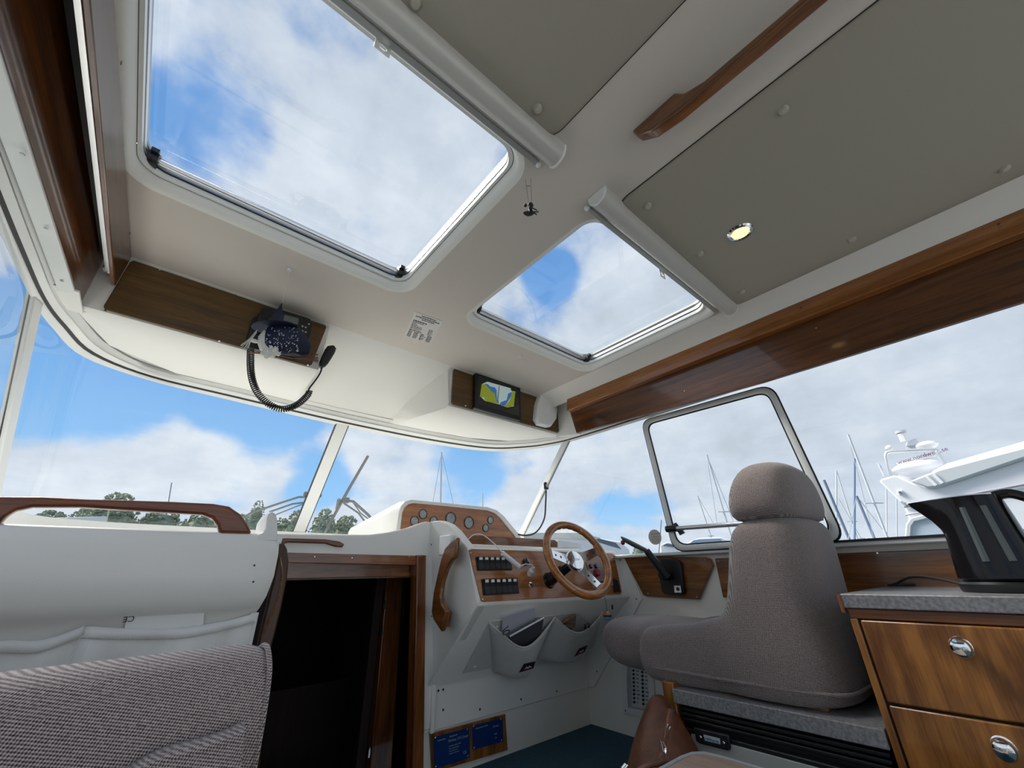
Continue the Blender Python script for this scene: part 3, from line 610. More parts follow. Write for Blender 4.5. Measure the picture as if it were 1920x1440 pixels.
# hanging witch
WY = 1.70
wv_ = lambda x, y, dy=0: at(440+x/6, 540+y/6, y=WY+dy)
t = thing('hanging_witch', 'witch doll in dark starry cape with blue pointed hat hanging on broom', 'doll', wv_(420, 800))
hk = cp.p(543, 505, .008); B().tube([hk, wv_(535, 175)], .0009, 5).build('thread', BONE, t)
a_ = wv_(530, 170); b_ = wv_(460, 430); axv = (b_-a_)
B().loft([[a_+axv*f_+V((math.cos(k*math.pi/8)*r_, math.sin(k*math.pi/8)*r_, 0)) for k in range(16)] for f_, r_ in ((0, .001), (.3, .010), (.65, .022), (1, .040))]).build('hat', NAVY, t)
B().loft([[b_+V((math.cos(k*math.pi/10)*r_*1.25, math.sin(k*math.pi/10)*r_, dz+math.cos(k*math.pi/10)*r_*.35)) for k in range(20)] for r_, dz in ((.036, .002), (.066, -.004), (.066, -.007), (.036, -.003))]).build('hat_brim', NAVY, t)
body = []
for x, y, rx, rz in ((330, 560, .012, .050), (400, 560, .03, .062), (500, 570, .040, .066), (600, 590, .042, .068), (700, 600, .038, .062), (780, 660, .034, .045), (840, 690, .018, .028)):
    c0 = wv_(x, y); body.append([c0+V((0, math.cos(k*math.pi/10)*rx, math.sin(k*math.pi/10)*rz)) for k in range(20)])
cape = B().loft(body).build('cape', NAVY, t)
random.seed(5); b = B()
for i in range(110):
    x = random.uniform(350, 720); y = random.uniform(440, 720); c0 = wv_(x, y, -.045)
    b.obox(c0, V((.0008*random.uniform(.6, 2.2), 0, .0004)), V((0, .003, 0)), V((0, 0, .0007)))
o = b.build('silver_stars', SPECK, cape); o['kind'] = 'stuff'
B().loft([[wv_(x, y)+V((math.cos(k*math.pi/8)*r_, math.sin(k*math.pi/8)*r_, 0)) for k in range(16)] for x, y, r_ in ((335, 480, .004), (310, 560, .015), (310, 640, .016), (350, 700, .022), (400, 740, .02))]).build('collar', BONE, t)
b = B(); random.seed(9)
for i in range(34):
    an = random.uniform(0, 6.28); r_ = random.uniform(.008, .027); c0 = wv_(395, 740); b.ball(c0+V((math.cos(an)*r_*1.3, -random.uniform(0, .02), math.sin(an)*r_*.8)), random.uniform(.007, .011), n=8, m=6)
b.build('white_hair', BONE, t, remesh=.003)
B().ball(wv_(220, 595), .018, .009, .008, 12, 8).build('hand', BONE, t)
B().ball(wv_(490, 750), .008, .007, .007, 10, 6).build('nose', BONE, t)
br = B().tube([wv_(150, 725), wv_(420, 745), wv_(640, 790)], .0028, 6).build('broomstick', STRAW, t)
b = B()
for i in range(26):
    e = wv_(940, random.uniform(740, 850), random.uniform(-.02, .02)); b.tube([wv_(640, 790), wv_(760, 795).lerp(e, .4), e], .0012, 4)
o = b.build('broom_twigs', STRAW, t); o['kind'] = 'stuff'
b = B()
for i in range(14): b.tube([wv_(250, 480+random.uniform(-10, 20)), wv_(180+random.uniform(-20, 20), 570, random.uniform(-.01, .01)), wv_(random.uniform(60, 160), 640+random.uniform(-10, 60))], .0008, 4)
o = b.build('loose_hair', BONE, t); o['kind'] = 'stuff'
# dark hanging figure under the port blind
FY = .56
k_ = lambda x, y, dy=0: at(940+x/16, 330+y/16, y=FY+dy)
t = thing('hanging_figure', 'tiny black figure on two threads hanging from the port blind bar', 'ornament', k_(830, 1200))
B().tube([k_(725, 100), k_(750, 310), k_(820, 790)], .0006, 4).build('thread', INK, t); B().tube([k_(890, 60), k_(900, 790)], .0006, 4).build('thread', INK, t); B().tube([k_(745, 305), k_(860, 295)], .0009, 4).build('spreader', INK, t)
B().ball(k_(880, 870), .0085, .007, .0068, 14, 8).build('hat', RUB, t); B().ball(k_(720, 880), .0048, n=12, m=8).build('hat_bobble', RUB, t)
B().loft([[k_(x, y)+V((math.cos(k*math.pi/6)*r_, math.sin(k*math.pi/6)*r_*.7, 0)) for k in range(12)] for x, y, r_ in ((880, 900, .005), (870, 1000, .0065), (900, 1080, .007), (880, 1150, .006))]).build('body', RUB, t)
B().prism([k_(x, y, .003) for x, y in ((640, 1105), (760, 1080), (860, 1100), (980, 1090), (970, 1150), (900, 1205), (800, 1220), (700, 1180))], (0, -.006, 0)).build('broom', RUB, t, bevel=.001)
B().tube([k_(940, 960), k_(1060, 1025)], .0018, 6).build('arm', RUB, t); B().tube([k_(960, 1080), k_(1110, 1075)], .0016, 6).build('leg', RUB, t); B().tube([k_(980, 1100), k_(1055, 1160)], .0022, 6).build('leg', RUB, t)
# ================================================================== HELM CONSOLE
A0 = at(865, 1003, y=1.62); 
F_TL, F_TR, F_BL, F_BR = at(868, 1004, y=1.62), V((2.205, 1.60, .10)), at(896, 1136, y=1.55), at(1171, 1121, y=1.55)
LED = .118                                            # ledge height
fpl = Pl(V((1.13, 1.55, F_BL.z)), (1, 0, 0), (0, 1.605-1.55, .10-F_BL.z)); 
con = thing('helm_console', 'white moulded helm console under the starboard half of the windscreen', 'console', (1.6, 1.75, -.6))
sideP = [V((1.090, 1.93, .25)), V((1.090, 1.90, .252)), V((1.095, 1.84, .250)), V((1.100, 1.77, .228)), V((1.105, 1.71, .192)), V((1.108, 1.655, .148)), V((1.112, 1.61, .112)), F_BL, V((1.158, 1.925, -.452)), V((1.150, 1.925, -.452))]
B().prism(sideP, (.042, 0, 0)).build('side_wing', GEL, con, bevel=.010, seg=3)
# front fascia + ledge + deck as one lofted shell
xs = [1.125, 1.4, 1.7, 2.0, 2.205]
def fr(x): # profile from rear deck to the flange bottom
    t = (x-1.125)/(2.205-1.125); zb = F_BL.z+(F_BR.z-F_BL.z)*t; yb = 1.55
    return [V((x, 1.93, LED+.01)), V((x, 1.70, LED)), V((x, 1.625, LED-.002)), V((x, 1.612, LED-.008)), V((x, 1.604, LED-.022)), V((x, yb+.004, zb+.02)), V((x, yb, zb+.008)), V((x, yb+.006, zb-.004)), V((x, 1.915, -.445)), V((x, 1.918, -.46)), V((x, 1.918, -.605)), V((x, 1.935, -.612))]
B().grid([fr(x) for x in xs]).build('fascia', GEL, con, angle=50)
B().box(1.145, 1.165, 1.900, 1.935, -.61, -.44).build('flange', GEL, con, bevel=.004)
B().prism([at(x, y, y=1.912) for x, y in ((797, 1041), (799, 985), (803, 978), (812, 980), (818, 1000), (814, 1290), (806, 1366), (800, 1370), (795, 1370))], (0, .02, 0)).build('port_flange', GEL, con, bevel=.004)
# starboard flange against the hull side
rp_ = Pl((2.205, 0, 0), (0, -1, 0), (0, 0, 1))
B().prism([rp_.p(x, y) for x, y in ((1146, 1039), (1168, 1039), (1204, 1122), (1114, 1289), (1098, 1289), (1090, 1100))], V((.012, 0, 0))).build('hull_flange', GEL, con, bevel=.004)
screws(con, [rp_.p(1163, 1050, .001), rp_.p(1193, 1123, .001), rp_.p(1119, 1259, .001), rp_.p(1102, 1281, .001)], (-1, 0, 0), .004, RUB)
by = Pl((0, 1.917, 0), (1, 0, 0), (0, 0, 1))
screws(con, [by.p(822, 1295, .001), by.p(831, 1293, .001), by.p(831, 1331, .001), by.p(900, 1330, .001), by.p(977, 1311, .001), by.p(1044, 1296, .001), by.p(806, 1350, .001)], (0, -1, 0), .005, RUB)
sw = Pl((1.095, 0, 0), (0, -1, 0), (0, 0, 1))
screws(con, [V((1.087, at(809, 1021, x=1.088).y, at(809, 1021, x=1.088).z)), V((1.118, 1.90, -.17))], (-1, 0, 0), .004, RUB)
# wooden fiddle on the ledge
B().prism([at(x, y, y=1.70) for x, y in ((878, 1006), (884, 1003), (1040, 1012), (1046, 1016), (1046, 1027), (886, 1020), (880, 1015))], (0, .018, 0)).build('fiddle', W_RAIL, con, bevel=.003)
# electrical outlet box on wing
b = B().box(1.076, 1.094, at(820, 1020, x=1.08).y-.12, at(820, 1020, x=1.08).y-.02, .085, .175); 
o = tag(b.build('socket', WHITE, bevel=.006), 'small white round-fronted socket behind the console grab handle', 'socket')
# grab handle on the wing
hx = 1.05
HP = [(856, 1007), (846, 1014), (833, 1028), (826, 1048), (820, 1074), (812, 1110), (808, 1148), (812, 1163), (827, 1186), (831, 1170), (836, 1145), (827, 1132), (825, 1115), (828, 1092), (836, 1068), (845, 1052), (852, 1046), (855, 1028)]
B_ = B().prism([at(x, y, x=hx) for x, y in HP], (.024, 0, 0))
gh = tag(B_.build('console_grab_rail', W_RAILY, bevel=.008, seg=3), 'curved wooden grab handle upright on the side of the helm console', 'grab handle')
for q_ in (((852, 1012), (846, 1018), (838, 1036), (848, 1046), (853, 1030)), ((816, 1155), (827, 1178), (832, 1150), (822, 1136))): B().prism([at(x, y, x=hx+.023) for x, y in q_], (.045 if q_[0][1] > 1100 else .025, 0, 0)).build('foot', W_RAILY, gh, bevel=.004)
# switch board
ip = thing('switch_panel', 'glossy mahogany switch panel on the helm console with two rows of rockers', 'switch panel', fpl.p(1010, 1120, .001))
PW = pxq(fpl, ((878, 1032), (884, 1030), (1146, 1038), (1150, 1040), (1165, 1111), (1162, 1114), (906, 1129), (901, 1127)), .001)
B().prism(PW, fpl.n*.006).build('board', W_PANEL, ip, bevel=.0015)
screws(ip, pxq(fpl, ((883, 1037), (905, 1124), (1148, 1046), (1154, 1108)), .0075), fpl.n, .004)
for row, (pa, pb_, pc, pd) in enumerate((((892, 1042), (957, 1048), (961, 1069), (896, 1068)), ((903, 1085), (969, 1086), (974, 1111), (908, 1116)))):
    q = [fpl.uv(*p, .01) for p in (pa, pb_, pc, pd)]; ua, ub = q[0][0], q[1][0]; vt = (q[0][1]+q[1][1])/2+.002; vl = (q[2][1]+q[3][1])/2-.002
    b = B(); fpl.rprism(b, ua, ub, vl, vt, .004, .007, .012); fr_ = b.build('switch_frame', BLACK, ip)
    wd = (ub-ua-.008)/6
    for i in range(6):
        u0_ = ua+.004+i*wd; vm = vl+(vt-vl)*.5; b = B()
        P = [(u0_+.001, vl+.004, .012), (u0_+wd-.001, vl+.004, .012), (u0_+wd-.001, vt-.004, .012), (u0_+.001, vt-.004, .012)]
        base = [fpl.w(*p) for p in P]; mid = [fpl.w(u0_+.001, vm, .015), fpl.w(u0_+wd-.001, vm, .015)]; tp_ = [fpl.w(u0_+.001, vt-.004, .021), fpl.w(u0_+wd-.001, vt-.004, .021)]; lo = [fpl.w(u0_+.001, vl+.004, .017), fpl.w(u0_+wd-.001, vl+.004, .017)]
        s0 = b.add(base+lo+mid+tp_, [(0, 3, 2, 1), (0, 1, 5, 4), (4, 5, 7, 6), (6, 7, 9, 8), (3, 8, 9, 2), (0, 4, 6, 8, 3), (1, 2, 9, 7, 5)]).build('rocker_switch', BLACK, ip, smooth=False)
        b = B(); c_ = u0_+wd/2; e = (vt-vm)
        b.hexa([fpl.w(c_-wd*.28, vm+e*.48, .0178), fpl.w(c_+wd*.28, vm+e*.48, .0178), fpl.w(c_+wd*.28, vm+e*.82, .0195), fpl.w(c_-wd*.28, vm+e*.82, .0195), fpl.w(c_-wd*.28, vm+e*.48, .0190), fpl.w(c_+wd*.28, vm+e*.48, .0190), fpl.w(c_+wd*.28, vm+e*.82, .0215), fpl.w(c_-wd*.28, vm+e*.82, .0215)])
        b.build('symbol', PAPERW, s0, smooth=False)
# knobs, plug, socket and ignition on the switch panel
B().lathe(fpl.p(985, 1054, .007), fpl.n, [(.016, 0), (.016, .012), (.011, .016), (.0, .017)], 18).build('dimmer_knob', BLKG, ip)
b = B().lathe(fpl.p(995, 1097, .007), fpl.n, [(.013, 0), (.013, .003), (.008, .004), (.0075, .001)], 20).build('jack_ring', CHROME, ip)
B().disc(fpl.p(995, 1097, .007), fpl.n, .0075, .0016, 16).build('jack_hole', RUB, b)
dp = B(); P = pxq(fpl, ((1098, 1055), (1135, 1052), (1150, 1098), (1112, 1104)), .007)
dk = B().prism(P, fpl.n*.004).build('key_plate', mat('rose_plate', (.30, .20, .18), .3), ip, bevel=.001)
for (x, y, r_, hh, m_) in ((1107, 1062, .012, .012, BLKG), (1117, 1062, .012, .012, BLKG), (1117, 1075, .020, .022, RED), (1126, 1095, .012, .018, BLKG), (1131, 1091, .005, .014, CHROME)):
    B().lathe(fpl.p(x, y, .011), fpl.n, [(r_, 0), (r_, hh*.7), (r_*.8, hh), (0, hh)], 16).build('push_button' if m_ in (BLKG, RED) else 'key', m_, ip)
b = B(); P = pxq(fpl, ((1148, 1085), (1157, 1088), (1163, 1110), (1150, 1111)), .007); B().prism(P, fpl.n*.004).build('gauge_block', BLACK, ip)
t = thing('charger_cable', 'white coiled charger cable and plug draped over the switch panel', 'cable', fpl.p(992, 1075, .03))
B().lathe(fpl.p(992, 1077, .007), (fpl.n+V((-.15, 0, .5))).normalized(), [(.013, 0), (.013, .028), (.009, .032), (.006, .05), (0, .052)], 16).build('plug', WHITE, t)
B().tube(cr([at(877, 1012, y=1.60), at(888, 1003, y=1.58), at(905, 1003, y=1.57), at(925, 1018, y=1.54), at(942, 1036, y=1.52)], 6), .0024, 6).build('cord', WHITE, t)
a_, b_ = at(942, 1037, y=1.53), at(974, 1063, y=1.52); hel = []
ax = (b_-a_); s1 = ax.orthogonal().normalized(); s2 = ax.cross(s1).normalized()
for i in range(22*10+1):
    an = 2*math.pi*i/10; hel.append(a_+ax*(i/220)+(s1*math.cos(an)+s2*math.sin(an))*.0085)
B().tube(hel, .0029, 5).build('coil', WHITE, t)
B().tube(cr([b_, at(985, 1058, y=1.50), at(998, 1060, y=1.50), at(999, 1068, y=1.515), fpl.p(994, 1071, .055)], 6), .0024, 6).build('cord', WHITE, t)
# instrument pod
Y2 = 2.12
pod = thing('instrument_pod', 'white instrument cowl with wooden gauge panel on top of the dash', 'instrument cowl', (1.45, 2.3, .15))
fo = [(740, 1012), (748, 960), (752, 948), (760, 940), (772, 937), (915, 951), (932, 957), (945, 968), (975, 1004), (978, 1012)]
fi = [(748, 1012), (754, 962), (758, 952), (766, 945), (776, 943), (914, 957), (928, 962), (939, 972), (967, 1006), (968, 1012)]
FO = [at(x, y, y=Y2) for x, y in fo]; FI = [at(x, y, y=Y2) for x, y in fi]
cen = V((1.45, Y2, .15))
RE = [V((cen.x+(p.x-cen.x)*1.13-.02, 2.62, .15+(p.z-.15)*.62)) for p in FO]
MD = [V((cen.x+(p.x-cen.x)*1.03, 2.17, .15+(p.z-.15)*1.01)) for p in FO]
IN_ = [p+V((0, .018, 0)) for p in FI]
B().loft([IN_, FI, [p+V((0, -.003, 0)) for p in [a_.lerp(c_, .5) for a_, c_ in zip(FI, FO)]], FO, MD, RE]).build('cowl', GEL, pod, angle=50)
B().prism([p+V((0, .017, 0)) for p in [at(x, y, y=Y2) for x, y in fi]], (0, -.008, 0)).build('gauge_board', W_PANEL, pod)
ipn = Pl((0, Y2+.009, 0), (1, 0, 0), (0, 0, 1))
for x, y, r_ in ((793, 964, .026), (777, 977, .026), (813, 977, .026), (845, 972, .036), (879, 980, .036), (919.5, 975.5, .024), (910.5, 990, .024)):
    c_ = ipn.p(x, y)
    gb = B().lathe(c_, (0, -1, 0), [(r_, 0), (r_, .004), (r_*.9, .006), (r_*.88, .002), (r_*.86, .0012)], 28).build('gauge_bezel', BLKG, pod)
    B().disc(c_+V((0, -.001, 0)), (0, -1, 0), r_*.86, .0006, 28).build('dial', GAUGE, gb)
    b = B(); an = random.uniform(-.5, 2.5); b.obox(c_+V((math.cos(an)*r_*.3, -.0024, math.sin(an)*r_*.3)), V((math.cos(an), 0, math.sin(an)))*r_*.4, V((0, .0003, 0)), V((-math.sin(an), 0, math.cos(an)))*.0009)
    for q in range(9):
        a2 = math.radians(-40+q*32.5); d_ = V((math.cos(a2), 0, math.sin(a2))); b.obox(c_+d_*r_*.74+V((0, -.0022, 0)), d_*r_*.06, V((0, .0003, 0)), V((-d_.z, 0, d_.x))*.0007)
    b.build('needle', INK if r_ > .03 else PAPERW, gb, smooth=False)
# steering wheel
wc = V((1.571, 1.368, .064)); wn = V((-.118, -.887, .446)).normalized(); wu = V((0, 0, 1)).cross(wn).normalized(); wv = wn.cross(wu)
wh = thing('steering_wheel', 'varnished wooden steering wheel with three polished spokes', 'steering wheel', wc)
R = .172; rim = []; nseg = 120
rings = []
for i in range(nseg):
    a = 2*math.pi*i/nseg; d_ = wu*math.cos(a)+wv*math.sin(a)
    grip = 1+.10*math.sin(a*30) if (.35 < a < 2.0) else 1
    rings.append([wc+d_*(R+math.cos(q)*.0185*(2-grip if math.cos(q) < 0 else 1))+wn*math.sin(q)*.0165 for q in [2*math.pi*k/14 for k in range(14)]])
rings.append(rings[0]); B().loft(rings, cap=False).build('rim', W_PANEL, wh)
hb = wc-wn*.03
sp_angles = [math.radians(x) for x in (172, 14, 296)]
for a in sp_angles:
    d_ = wu*math.cos(a)+wv*math.sin(a); e = wn.cross(d_)
    p0, p1 = hb+d_*.03, wc+d_*.158
    o = B().hexa([p0-e*.026-wn*.001, p0+e*.026-wn*.001, p1+e*.019-wn*.001, p1-e*.019-wn*.001, p0-e*.026+wn*.002, p0+e*.026+wn*.002, p1+e*.019+wn*.002, p1-e*.019+wn*.002]).build('spoke', CHROME, wh, bevel=.0008)
    for f_ in (.45, .72): B().disc(p0.lerp(p1, f_)+wn*.0022, wn, .0055, .0006, 14).build('spoke_hole', RUB, o)
    B().obox(wc+d_*.158-wn*.002, d_*.014, e*.030, wn*.006).build('rim_lug', W_PANEL, wh, bevel=.005)
hbo = B().lathe(hb, wn, [(.036, -.02), (.048, 0), (.048, .008), (.044, .014), (.018, .017), (0, .0175)], 32).build('hub', CHROME, wh)
b = B(); sc = [hb+wn*.0175+wu*(-.022+.044*k/30)+wv*(.010*math.sin(k*.9)*(1-k/45)) for k in range(31)]; b.tube(sc, .0008, 4).build('engraved_script', ALUD, hbo)
fpc = V((wc.x+.01, 1.60, .0)); B().tube([fpl.w((wc-fpl.o).dot(fpl.ex), (wc-wn*.2-fpl.o).dot(fpl.ey), .006), hb-wn*.01], [.030, .022], 20).build('column', BLKG, wh)
B().disc(fpl.w((wc-fpl.o).dot(fpl.ex), (wc-wn*.2-fpl.o).dot(fpl.ey), .007), fpl.n, .038, .012, 28, .034).build('column_boot', BLKG, wh)
# white handset/box on the ledge behind the wheel and clear windscreen visor beyond
tag(B().prism([at(x, y, y=1.75) for x, y in ((1044, 1017), (1048, 1013), (1092, 1018), (1093, 1028), (1046, 1027))], (0, .10, 0)).build('white_case', WHITE, bevel=.003), 'low white box lying on the dash behind the steering wheel', 'box')
# antenna puck on the windscreen pillar with cable
p_ = at(1024, 911, y=2.10); t = thing('antenna_box', 'small black box on a cable fixed to the starboard windscreen pillar', 'antenna', p_)
B().obox(p_, V((.018, 0, 0)), V((0, .010, 0)), V((0, 0, .026))).build('housing', BLACK, t, bevel=.006); B().obox(p_+V((-.002, -.010, .0)), V((.009, 0, 0)), V((0, .0015, 0)), V((0, 0, .010))).build('face', ALUD, t)
B().tube(cr([at(1024, 920, y=2.1), at(1023, 945, y=2.1), at(1021, 970, y=2.1), at(1012, 990, y=2.1), at(1000, 1001, y=2.1), at(985, 1004, y=2.1), at(972, 1002, y=2.1)], 6), .0055, 8).build('cable', RUB, t)
# pocket organiser under the fascia
A_p, B_p, C_p = fr(1.125)[7], fr(2.205)[7], fr(1.125)[8]
pn = (B_p-A_p).cross(C_p-A_p).normalized(); pn = pn if pn.y < 0 else -pn
pk = Pl(A_p, (1, 0, 0), A_p-C_p); 
if pk.n.dot(pn) < 0: pk.n = -pk.n
t = thing('pocket_organiser', 'grey canvas double pocket pinned under the helm switch panel', 'pocket organiser', pk.p(990, 1260, .002))
K = dict(TL=(917, 1164), TM=(1040, 1157), TR=(1131, 1144), BR=(1112, 1214), BL=(868, 1261))
q4 = lambda h: [pk.p(*K[k], h) for k in ('TL', 'TR', 'BR', 'BL')]
B().prism(q4(.002), pk.n*.004).build('back_sheet', CANVASG, t, bevel=.001)
def pocket(tl, tr_, br_, bl, sag, bulge, name):
    P = [pk.p(*p, .006) for p in (tl, tr_, br_, bl)]; rows = []
    for j in range(17):
        v = 1-(1-j/16)**1.6; row = []
        for i in range(17):
            u = i/16; s_ = math.sin(math.pi*u)
            topv = sag*s_**1.2; vv = topv+(1-topv)*v
            p = P[0].lerp(P[1], u).lerp(P[3].lerp(P[2], u), vv)
            sh_ = (.62+.38*v/.8) if v < .8 else math.sqrt(max(0, 1-((v-.8)/.2)**2)); hgt = bulge*s_**.8*sh_+.004*math.sin(u*19+v*3)*s_*(.3 < v < .95)
            row.append(p+pk.n*max(.001, hgt))
        rows.append(row)
    o = B().grid(rows).build('pocket', CANVASG, t, solid=.003)
    B().tube(rows[0], .0045, 8).build('hem', CANVASG, o)
    return rows
r1 = pocket((917, 1168), (1040, 1157), (1000, 1236), (926, 1260), .36, .085, 'pocket')
r2 = pocket((1040, 1157), (1130, 1147), (1096, 1216), (1003, 1236), .26, .075, 'pocket')
for rws, pos in ((r1, (6, 9)), (r2, (6, 10))):
    c_ = rws[pos[0]][pos[1]]; e1 = (rws[pos[0]][pos[1]+1]-rws[pos[0]][pos[1]-1]).normalized(); e2 = (rws[pos[0]-1][pos[1]]-rws[pos[0]+1][pos[1]]).normalized(); nn = e1.cross(e2).normalized(); nn = nn if nn.dot(pk.n) > 0 else -nn
    c_ = c_+nn*.004
    fl = B().prism([c_+e1*u+e2*v for u, v in ((-.045, -.022), (.035, -.022), (.045, .018), (-.02, .022))], nn*.002).build('emblem_patch', mat('dark_red', (.09, .008, .02), .7), t, smooth=False)
    B().prism([c_+nn*.002+e1*u+e2*v for u, v in ((-.025, -.004), (.036, -.004), (.044, .017), (-.020, .021))], nn*.001).build('emblem_top', mat('navy', (.012, .012, .03), .7), fl, smooth=False)
    B().prism([c_+nn*.003+e1*u+e2*v for u, v in ((-.018, -.012), (-.006, .006), (.003, -.004), (.012, .006), (.026, -.012), (.012, -.006), (.003, -.013), (-.006, -.006))], nn*.0006).build('emblem_mark', CANVASG, fl, smooth=False)
src = None
for x, y in ((932, 1175), (890, 1250), (1120, 1154)):
    p = pk.p(x, y, .006); 
    if src is None: src = B().lathe(p, pk.n, [(.007, 0), (.006, .004), (0, .006)], 12).build('stud', WHITE, t, origin=p)
    else: dup(src, t, p)
# things in the pockets
q = [pk.p(*p, .020) for p in ((943, 1156), (1003, 1139), (1001, 1188), (955, 1192))]
tag(B().prism([pk.p(943, 1156, .02), pk.p(1003, 1139, .02), pk.p(1000, 1190, .012), pk.p(950, 1215, .012), pk.p(940, 1185, .014)], pk.n*.0008).build('paper_sheet', PAPER, smooth=False), 'pale lilac sheet of paper standing in the left console pocket', 'paper')
bk = thing('booklet', 'thin white-edged booklet leaning in the left console pocket', 'booklet', pk.p(970, 1195, .03))
Pq = [pk.p(1020, 1158, .045), pk.p(958, 1192, .05), pk.p(968, 1225, .03), pk.p(1012, 1205, .03)]
B().prism(Pq, pk.n*-.004).build('cover', mat('dark_cover', (.10, .10, .11), .5), bk); B().tube([pk.p(1020, 1158, .046), pk.p(956, 1193, .05)], .004, 6).build('page_edge', PAPERW, bk)
gt = thing('eyeglasses', 'black wire eyeglasses tucked in the left console pocket', 'eyeglasses', pk.p(948, 1190, .03))
B().tube([pk.p(949, 1186, .045)+pk.ex*math.cos(a)*.018+pk.ey*math.sin(a)*.014 for a in [i*math.pi/10 for i in range(20)]], .0022, 6, closed=True).build('lens_rim', BLKG, gt)
B().tube([pk.p(942, 1184, .045), pk.p(953, 1174, .05)], .002, 6).build('temple', BLKG, gt)
tag(B().prism([pk.p(1052, 1166, .02), pk.p(1078, 1150, .03), pk.p(1077, 1172, .03), pk.p(1064, 1180, .02)], pk.n*.012).build('wooden_block', W_RAIL, bevel=.002), 'small brown wooden piece in the right console pocket', 'wooden piece')
sg = thing('sunglasses', 'dark sunglasses tucked in the right console pocket', 'sunglasses', pk.p(1100, 1175, .03))
for x in (1097, 1104): B().ball(pk.p(x, 1175-(x-1097)*.3, .04), .010, .006, .012, 12, 8).build('lens', BLKG, sg)
B().tube([pk.p(1096, 1180, .045), pk.p(1101, 1168, .05), pk.p(1107, 1182, .045)], .002, 6).build('frame', BLKG, sg)
# key float
kp = at(1139, 1155, y=1.46); t = thing('key_float', 'round wood and pale-blue float hanging from the ignition key', 'key float', kp)
def hemi(s0, s1): return [( .0205*math.sin(a), -.0205*math.cos(a)) for a in [s0+(s1-s0)*i/8 for i in range(9)]]
B().lathe(kp, (0, 0, 1), hemi(0.02, math.pi*.45), 20).build('float_bottom', mat('pale_blue', (.22, .42, .55), .4), t); B().lathe(kp, (0, 0, 1), hemi(math.pi*.45, math.pi*.58), 20).build('float_band', INK, t); B().lathe(kp, (0, 0, 1), hemi(math.pi*.58, math.pi*.99), 20).build('float_top', mat('pine', (.38, .20, .09), .4), t)
B().tube(cr([kp+V((0, 0, .02)), at(1136, 1130, y=1.47), at(1132, 1110, y=1.5), fpl.p(1131, 1093, .02)], 5), .0012, 5).build('cord', RUB, t); B().ball(at(1148, 1138, y=1.46), .007, .004, .013, 10, 6).build('fob', BLACK, t)
# plaque board below the console
pq = Pl((0, YB, 0), (1, 0, 0), (0, 0, 1))
t = thing('plaque_board', 'wooden board with two dark-blue engraved plates low on the bulkhead', 'plaque board', pq.p(880, 1420, 0))
B().prism(pxq(pq, ((804, 1375), (945, 1338), (949, 1405), (808, 1448))), pq.n*.012).build('board', W_CAB, t, bevel=.002)
pl2 = Pl((0, YB-.012, 0), (1, 0, 0), (0, 0, 1))
def plate(pts, nm='plate'):
    P = pxq(pl2, pts, .0005); u = [(a.x, a.z) for a in P]; b = B().prism(P, pl2.n*.002); return b.build(nm, BLUEP, t), P
e1_, P1 = plate(((813, 1382), (879, 1364), (881, 1420), (814, 1442))); e2_, P2 = plate(((885, 1361), (942, 1346), (943, 1390), (886, 1406)))
for P in (P1, P2): screws(t, [cn.lerp(sum(P, V())/4, .10)+pl2.n*.002 for cn in P], (0, -1, 0), .005)
def lines(par, P, rows):
    for s_, sz, u, v in rows: pos = P[0].lerp(P[1], u).lerp(P[3].lerp(P[2], u), v); text(s_, sz, pl2, (pos-pl2.o).x, (pos-pl2.o).z, .003, PRINT, par)
lines(e1_, P1, [('Nimbus Boats', .0070, .10, .17), ('Teknisk info', .0085, .42, .15), ('Nimbus 310 Coupe', .0135, .38, .30), ('Certifierad enligt direktiv', .0062, .40, .45), ('Motor och propeller', .0062, .40, .53), ('Vikt och last max', .0062, .40, .61), ('Personer och maskin', .0062, .40, .69), ('CE', .014, .80, .82)])
lines(e2_, P2, [('Nimbus Boats Sweden', .0078, .10, .18), ('310 Coupe', .0078, .66, .30), ('max', .010, .70, .62), ('8', .010, .74, .80)])
# ================================================================== DASH / LOCKER PORT SIDE
def lprof(x): return [V((x, 1.93, .142)), V((x, 1.74, .146)), V((x, 1.715, .146)), V((x, 1.700, .138)), V((x, 1.694, .10)), V((x, 1.690, .02)), V((x, 1.698, -.05)), V((x, 1.715, -.083)), V((x, 1.735, -.097)), V((x, 1.738, -.14)), V((x, 1.738, -.75))]
rows = [lprof(x) for x in (-.5, -.2, 0, .2, .29)]
e = [V((.362, 1.93, .13)), V((.362, 1.74, .13)), V((.362, 1.72, .13)), V((.366, 1.705, .12)), V((.370, 1.70, .08)), V((.371, 1.70, .01)), V((.362, 1.705, -.05)), V((.352, 1.72, -.085)), V((.348, 1.74, -.10)), V((.355, 1.745, -.16)), V((.37, 1.745, -.75))]
rows.append([p.lerp(q, .75)+V((0, -.004, .004)) for p, q in zip(lprof(.29), e)]); rows.append(e); rows.append([V((p.x-.003, 1.93, p.z)) for p in e])
lk = thing('port_locker', 'white moulded port dash locker with bulging face beside the companionway', 'locker', (-.05, 1.75, FL))
B().grid(rows).build('body', GEL, lk, angle=55)
hr = [at(x, y, y=1.70) for x, y in ((484, 1001), (494, 997), (499, 989), (501, 970), (504, 961), (510, 958), (517, 962), (520, 971), (521, 1012), (484, 1012))]
B().loft([[p+V((0, -.002, -.004)) for p in hr], [p+V((0, .012, 0)) for p in hr], [V((p.x, p.y+.12, p.z-.004)) for p in hr], [V((p.x+.01, 1.925, p.z-.012 if p.z > .16 else p.z)) for p in hr]]).build('corner_horn', GEL, lk, bevel=.005, angle=50)
screws(lk, [at(443, 1138, y=1.73), at(475, 1091, y=1.69), at(477, 1060, y=1.69)], (0, -1, 0), .003, RUB)
